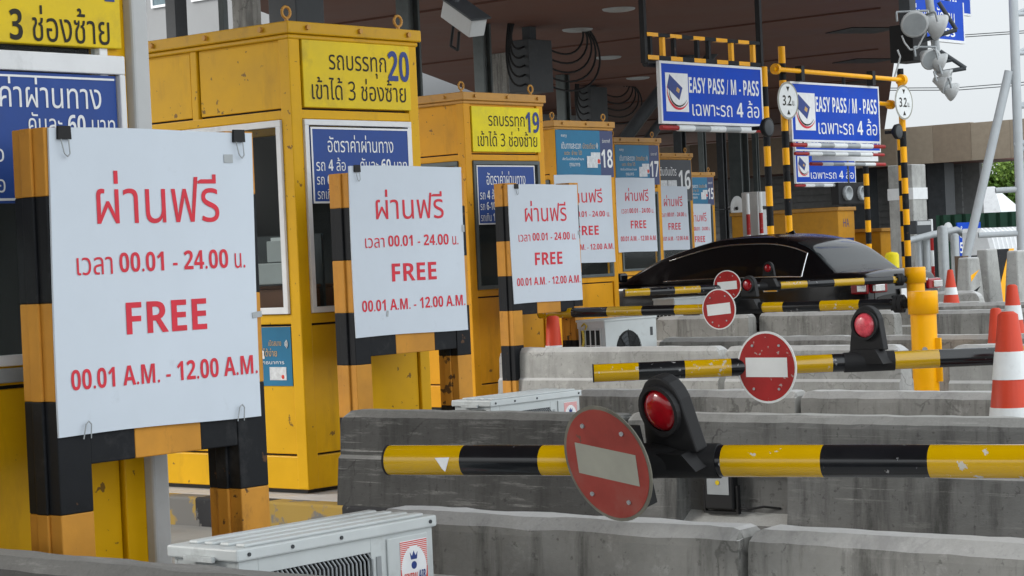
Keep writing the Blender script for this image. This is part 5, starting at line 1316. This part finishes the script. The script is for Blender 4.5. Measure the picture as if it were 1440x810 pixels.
# green corrugated fence, tents, tree
a = at(1316, 303, D=70); t = thing('corrugated_fence', 'dark green corrugated metal fence behind the pale tower legs', 'fence', (a.x, a.y, .18))
mb = MB(); hgt = a.z - .18; vs = []; nn = 220
for k in range(nn + 1): x = k * .1; vs += [(x, .05 * math.sin(k * 1.57), 0), (x, .05 * math.sin(k * 1.57), hgt)]
mb.add(vs, [(2*k, 2*k+2, 2*k+3, 2*k+1) for k in range(nn)]); o = mb.build('metal_sheet', M['green_sheet'], t); sm = o.modifiers.new('thick', 'SOLIDIFY'); sm.thickness = .01
mb = MB()
for k in range(8): mb.box((k * 3, .08, 0), (k * 3 + .1, .18, hgt)); 
mb.build('fence_post', M['dgrey'], t)
p = at(1392, 300, D=90); t = thing('white_tent', 'white pointed tent roof behind the green fence', 'tent', (p.x, p.y, .18))
w_ = 1.0; hb = p.z - .18
ap = at(1404, 262, D=90).z - .18
MB().add([(-1.2, -1.2, hb - .2), (1.2, -1.2, hb - .2), (1.2, 1.2, hb - .2), (-1.2, 1.2, hb - .2), (-.2, .1, ap), (.2, .1, ap)], [(0, 1, 5, 4), (1, 2, 5), (2, 3, 4, 5), (3, 0, 4), (3, 2, 1, 0)]).build('canvas_roof', M['white'], t)
mb = MB()
for x in (-1.1, 1.1):
    for y in (-1.1, 1.1): mb.tube((x, y, 0), (x, y, hb - .21), .05, n=8)
mb.build('tent_leg', M['galv'], t)
def tree(px, py, D, h, r, label, seed, n=3000, leaf=.13):
    p = at(px, py, D=D); rg = random.Random(seed)
    t = thing('leafy_tree', label, 'tree', (p.x, p.y, .18))
    zc = p.z - .18
    mb = MB(); mb.tube((0, 0, 0), (.2, .1, zc), .28, .14, n=10)
    for k in range(7):
        a = k * .9; mb.tube((.1, .05, zc * (.55 + .05 * k)), (r * .7 * math.cos(a), r * .7 * math.sin(a), zc + r * .3 * math.sin(k * 2.1)), .08, .03, n=6)
    mb.build('trunk', M['bark'], t)
    for nm, mm, cnt in (('crown', 'leaf', n), ('crown', 'leaf_l', n)):
        c = MB(); c.recalc = False
        cl = [Vector((rg.gauss(0, .5), rg.gauss(0, .5), rg.gauss(0, .5))) * r for _ in range(22)]
        for k in range(cnt):
            q = cl[k % 22] + Vector((rg.gauss(0, .2), rg.gauss(0, .2), rg.gauss(0, .18))) * r + Vector((0, 0, zc))
            u = Vector((rg.uniform(-1, 1), rg.uniform(-1, 1), rg.uniform(-1, 1))).normalized() * leaf; v = u.cross(Vector((rg.uniform(-1, 1), rg.uniform(-1, 1), rg.uniform(-1, 1)))).normalized() * leaf * .5
            c.add([q - u, q + v, q + u, q - v], [(0, 1, 2, 3)])
        c.build(nm, M[mm], t)
tree(1420, 256, 110, 6, 1.7, 'bright green leafy tree behind the pale tower and the green fence', 4)
# pale tower
t0 = at(1437, 350, D=41)
t = thing('truss_tower', 'pale grey tubular truss tower at the right edge of the picture', 'tower', (t0.x, t0.y, .18))
B0 = Vector((t0.x, t0.y, .18))
def tp(px, py, D=41): return at(px, py, D=D) - B0
mb = MB()
def extend(a, b, z): d_ = b - a; return a + d_ * ((z - a.z) / d_.z)
l1a, l1b = tp(1425, 0), tp(1437, 350)
mb.tube(extend(l1a, l1b, 0), extend(l1a, l1b, 9), .088, n=16)
l2a, l2b = tp(1419, 100), tp(1361, 352)
mb.tube(extend(l2a, l2b, .0), l2a, .085, n=16)
off = Vector((1.1, 1.6, 0))
mb.tube(extend(l1a, l1b, 0) + off, extend(l1a, l1b, 9) + off, .088, n=16); mb.build('leg', M['pale_steel'], t)
mb = MB()
for pa, pb in (((1400, 268), (1434, 266)), ((1376, 331), (1437, 328)), ((1426, 204), (1445, 200))):
    mb.tube(tp(*pa), tp(*pb), .055, n=12)
for y in (20, 75, 150, 210, 262, 300):
    a = extend(l1a, l1b, tp(1430, y).z); mb.tube(a, a + off * 1.0 + Vector((0, 0, .05)), .045, n=10); mb.tube(a, a + off + Vector((0, 0, .75)), .035, n=8)
mb.build('cross_tube', M['pale_steel'], t)
mb = MB()
for q in (extend(l1a, l1b, 0), extend(l2a, l2b, .0)): mb.box((q.x - .25, q.y - .25, 0), (q.x + .25, q.y + .25, .04))
mb.build('base_plate', M['dgrey'], t)
p = at(1352, 360, D=37.5); t = thing('rusty_post', 'rusty brown square post left of the squat chevron block', 'post', (p.x, p.y, .18)); MB().box((-.08, -.1, 0), (.08, .1, p.z - .18)).build('shaft', M['brown2'], t); MB().box((-.12, -.15, 0), (.12, .15, .02)).build('base_plate', M['dgrey'], t)
# chevron blocks
def chevron(px, pt, D, wd, label, tilt=0):
    p = at(px, pt, D=D); t = thing('concrete_block', label, 'concrete block', (p.x, p.y, .18), group='tall concrete blocks at right')
    h = p.z - .18
    mb = MB(); mb.add([(-.16, -wd, 0), (.16, -wd, 0), (.16, wd, 0), (-.16, wd, 0), (-.10, -wd * .72, h), (.10, -wd * .72, h), (.10, wd * .72, h), (-.10, wd * .72, h)], [(3,2,1,0),(4,5,6,7),(0,1,5,4),(1,2,6,5),(2,3,7,6),(3,0,4,7)]); mb.build('block', M['lt_conc'], t, bevel=.03)
    U = AY
    if tilt:
        for k in range(3):
            q = MB(); za = h * (.06 + k * .27); a_ = .16 - .06 * (za / h); b_ = .16 - .06 * (za / h + .27)
            q.add([(a_ + .004, -wd * .6, za), (b_ + .004, wd * .6, za + h * .2), (b_ - .01, wd * .6, za + h * .34), (a_ - .01 , -wd * .6, za + h * .14), (a_ - .1, -wd * .6, za), (b_ - .1, wd * .6, za + h * .2), (b_ - .1, wd * .6, za + h * .34), (a_ - .1 , -wd * .6, za + h * .14)], [(0,1,2,3),(7,6,5,4),(0,4,5,1),(1,5,6,2),(2,6,7,3),(3,7,4,0)]); q.build('chevron_stripe', M['post_yel' if k % 2 == 0 else 'post_black'], t)
    return t
chevron(1388, 350, 38, .27, 'sloping concrete block left of the pale tower leg')
chevron(1431, 352, 37.2, .30, 'sloping concrete block at the right edge under the tower')
chevron(1362, 362, 37, .28, 'squat concrete block with chevron stripes beside the small cone', 1)
p = at(1411, 350, D=38.8); t = thing('chevron_board', 'black and yellow diagonal striped board between the concrete blocks', 'hazard board', (p.x, p.y, .18)); h = p.z - .18
MB().box((0, -.30, 0), (.05, .30, h)).build('board_panel', M['post_black'], t); q = MB(); q.prism([(-.299, .15), (-.05, .15), (.299, h - .3), (.299, h), (.12, h), (-.299, .45)], (.0503, 0, 0), AY, AZ, AX, .004); q.build('stripe', M['post_yel'], t)
p = at(1375, 364, D=41); t = thing('chevron_board', 'lower black and yellow striped board left of the concrete blocks', 'hazard board', (p.x, p.y, .18)); h = p.z - .18
MB().box((0, -.22, 0), (.05, .22, h)).build('board_panel', M['post_black'], t); q = MB(); q.prism([(-.219, .1), (.219, .55), (.219, .9), (-.219, .45)], (.0503, 0, 0), AY, AZ, AX, .004); q.build('stripe', M['post_yel'], t)
# blue sign by the fence
p = at(1348, 358, D=60); t = thing('blue_notice', 'blue roadside notice with white text behind the sloping tower leg', 'sign', (p.x, p.y, .18))
zt = at(1348, 313, D=60).z - .18; wd = 1.35
MB().box((-.04, 0, zt - 1.05), (0, wd, zt)).build('sign_panel', M['royal'], t); lettering(t, [('ชำระเงิน', .1, wd - .1, zt - .42, zt - .1, 1), ('5 บาท', .1, wd - .4, zt - .85, zt - .55, 1)], M['white_ink'], (0, 0, 0), lift=.004)
mb = MB(); mb.tube((-.08, .2, 0), (-.08, .2, zt - .1), .04, n=8); mb.tube((-.08, wd - .2, 0), (-.08, wd - .2, zt - .1), .04, n=8); mb.build('sign_leg', M['galv'], t)
# white ribbed water barriers stacked
p = at(1384, 352, D=55); t = thing('ribbed_cover', 'white ribbed cover in front of the green fence behind the tower', 'cover', (p.x, p.y, .18)); h = at(1384, 326, D=55).z - .18
mb = MB(); vs = []; nn = 36
for k in range(nn + 1):
    y = k * .06; e = .10 * (k % 4 in (1, 2))
    vs += [(.2 + e, y, .9), (.1 + e, y, h - .15), (-.1, y, h + e), (-.6, y, h + e), (-.6, y, .9)]
fs = []
for k in range(nn):
    for j in range(5): fs.append((k*5+j, (k+1)*5+j, (k+1)*5+(j+1) % 5, k*5+(j+1) % 5))
fs += [list(range(5)), [nn*5 + j for j in range(5)][::-1]]
mb.add(vs, fs); mb.build('cover_shell', M['white'], t); MB().box((-.6, 0, 0), (.2, nn * .06, .899)).build('cover_base', M['dgrey'], t)
# pipe railing and grey bollards right of the car
def bollard(px, pt, D, r, label, m='galv', name='grey_bollard', grp='grey pipe bollards right of the car'):
    p = at(px, pt, D=D); t = thing(name, label, 'bollard', (p.x, p.y, .18), group=grp); h = p.z - .18
    mb = MB(); mb.lathe([(r, 0), (r, h - r * .5), (r * .8, h - r * .15), (0, h)], n=16); mb.build('tube', M[m], t); mb = MB(); mb.lathe([(r * 1.6, 0), (r * 1.6, .03)], n=16); mb.build('base_flange', M['dgrey'], t)
bollard(1325, 317, 52, .13, 'thick grey pipe bollard right of the red white post')
bollard(1342, 328, 54, .11, 'grey pipe bollard beside the blue roadside notice')
bollard(1302, 330, 55, .10, 'grey pipe bollard left of the far red white post')
bollard(1291, 336, 55, .09, 'thinner grey pipe bollard beside the pale pillar')
bollard(1254, 354, 46, .15, 'yellow dome topped bollard just behind the car boot', 'panel_lemon', 'yellow_bollard', 'yellow bollards')
p = at(1285, 334, D=54); t = thing('pipe_rail', 'grey bent pipe rail in front of the pale pillar', 'rail', (p.x, p.y, .18)); h = p.z - .18
mb = MB(); mb.path([(0, -.5, h - .1), (0, .9, h + .05), (0, 2.2, h + .15), (0, 2.6, h + .02)], .09, 10); mb.build('top_pipe', M['galv'], t); mb = MB(); mb.tube((0, -.4, 0), (0, -.4, h - .1), .06, n=10); mb.tube((0, 2.1, 0), (0, 2.1, h + .1), .06, n=10); mb.build('upright', M['galv'], t)
p = at(1333, 320, D=56); t = thing('round_mirror', 'small round mirror on a stand near the green fence', 'mirror', (p.x, p.y, .18)); h = at(1333, 326, D=56).z - .18
mb = MB(); mb.lathe([(0, -.05), (.24, -.02), (.25, .02), (0, .06)], (0, 0, h), 'x', 20); mb.build('mirror_face', M['lightgrey'], t); mb = MB(); mb.tube((-.05, 0, 0), (-.05, 0, h), .04, n=8); mb.build('stand', M['dgrey'], t)
p = at(1310, 318, D=57); t = thing('toll_terminal', 'grey toll terminal box on a post among the pipes', 'terminal', (p.x - .2, p.y - .3, .18)); h = at(1302, 310, D=57).z - .18
MB().box((-.2, -.5, h - .35), (.2, .3, h)).build('terminal_head', M['dgrey'], t, bevel=.02); MB().box((.2005, -.45, h - .12), (.21, .25, h - .02)).build('screen', M['lightgrey'], t); mb = MB(); mb.tube((0, 0, 0), (0, 0, h - .355), .07, n=10); mb.build('stand', M['galv'], t)

# white apartment block far behind at the upper left
p = at(262, 60, D=70); t = thing('apartment_block', 'white apartment block with blue grey windows far behind the nearest booths', 'building', (p.x, p.y, 0))
Wb = 9.0
MB().box((-8, 0, 0), (8, 10, 24)).build('wall', M['house'], t)
for kx in range(8):
    for kz in range(7):
        x = -7.4 + kx * 1.95; z = 1.2 + kz * 3.0
        f_ = MB(); f_.box((x, -.08, z), (x + 1.55, -.003, z + .08)); f_.box((x, -.08, z + 1.3), (x + 1.55, -.003, z + 1.38)); f_.box((x, -.08, z + .081), (x + .07, -.003, z + 1.299)); f_.box((x + 1.48, -.08, z + .081), (x + 1.55, -.003, z + 1.299)); f_.box((x + .74, -.08, z + .081), (x + .81, -.003, z + 1.299))
        fo = f_.build('window', M['white'], t)
        MB().box((x + .071, -.04, z + .081), (x + 1.479, -.0035, z + 1.299)).build('pane', M['house_glass'], fo)
for kx in range(8):
    for kz in (4, 5):
        x = -7.2 + kx * 1.95; z = 1.2 + kz * 3.0 + 1.75
        c = MB(); c.box((x, -.5, z), (x + .9, -.003, z + .7)); co_ = c.build('wall_unit', M['house'], t)
        l = MB()
        for q in range(5): l.box((x + .08, -.53, z + .08 + q * .12), (x + .82, -.503, z + .14 + q * .12))
        l.build('louvre', M['dgrey'], co_)
# power lines in the sky
t = thing('power_line', 'thin power lines crossing the pale sky at the right', 'cable', at(1285, 130, D=85))
mb = MB(); B0 = at(1285, 130, D=85)
for y0_, y1_ in ((124, 114), (127, 118), (49, 42), (52, 45)):
    a, b = at(1230, y0_, D=85) - B0, at(1460, y1_, D=85) - B0; mid = (a + b) / 2 - AZ * .12
    mb.path([a - (b - a) * 3 + AZ * 1.2, a, mid, b, b + (b - a) * 3 + AZ * 1.2], .018, 5)
mb.build('wire', M['dgrey'], t)
for k_ in list(bpy.data.meshes):
    if k_.users == 0: bpy.data.meshes.remove(k_)
print('objects', len(bpy.data.objects))
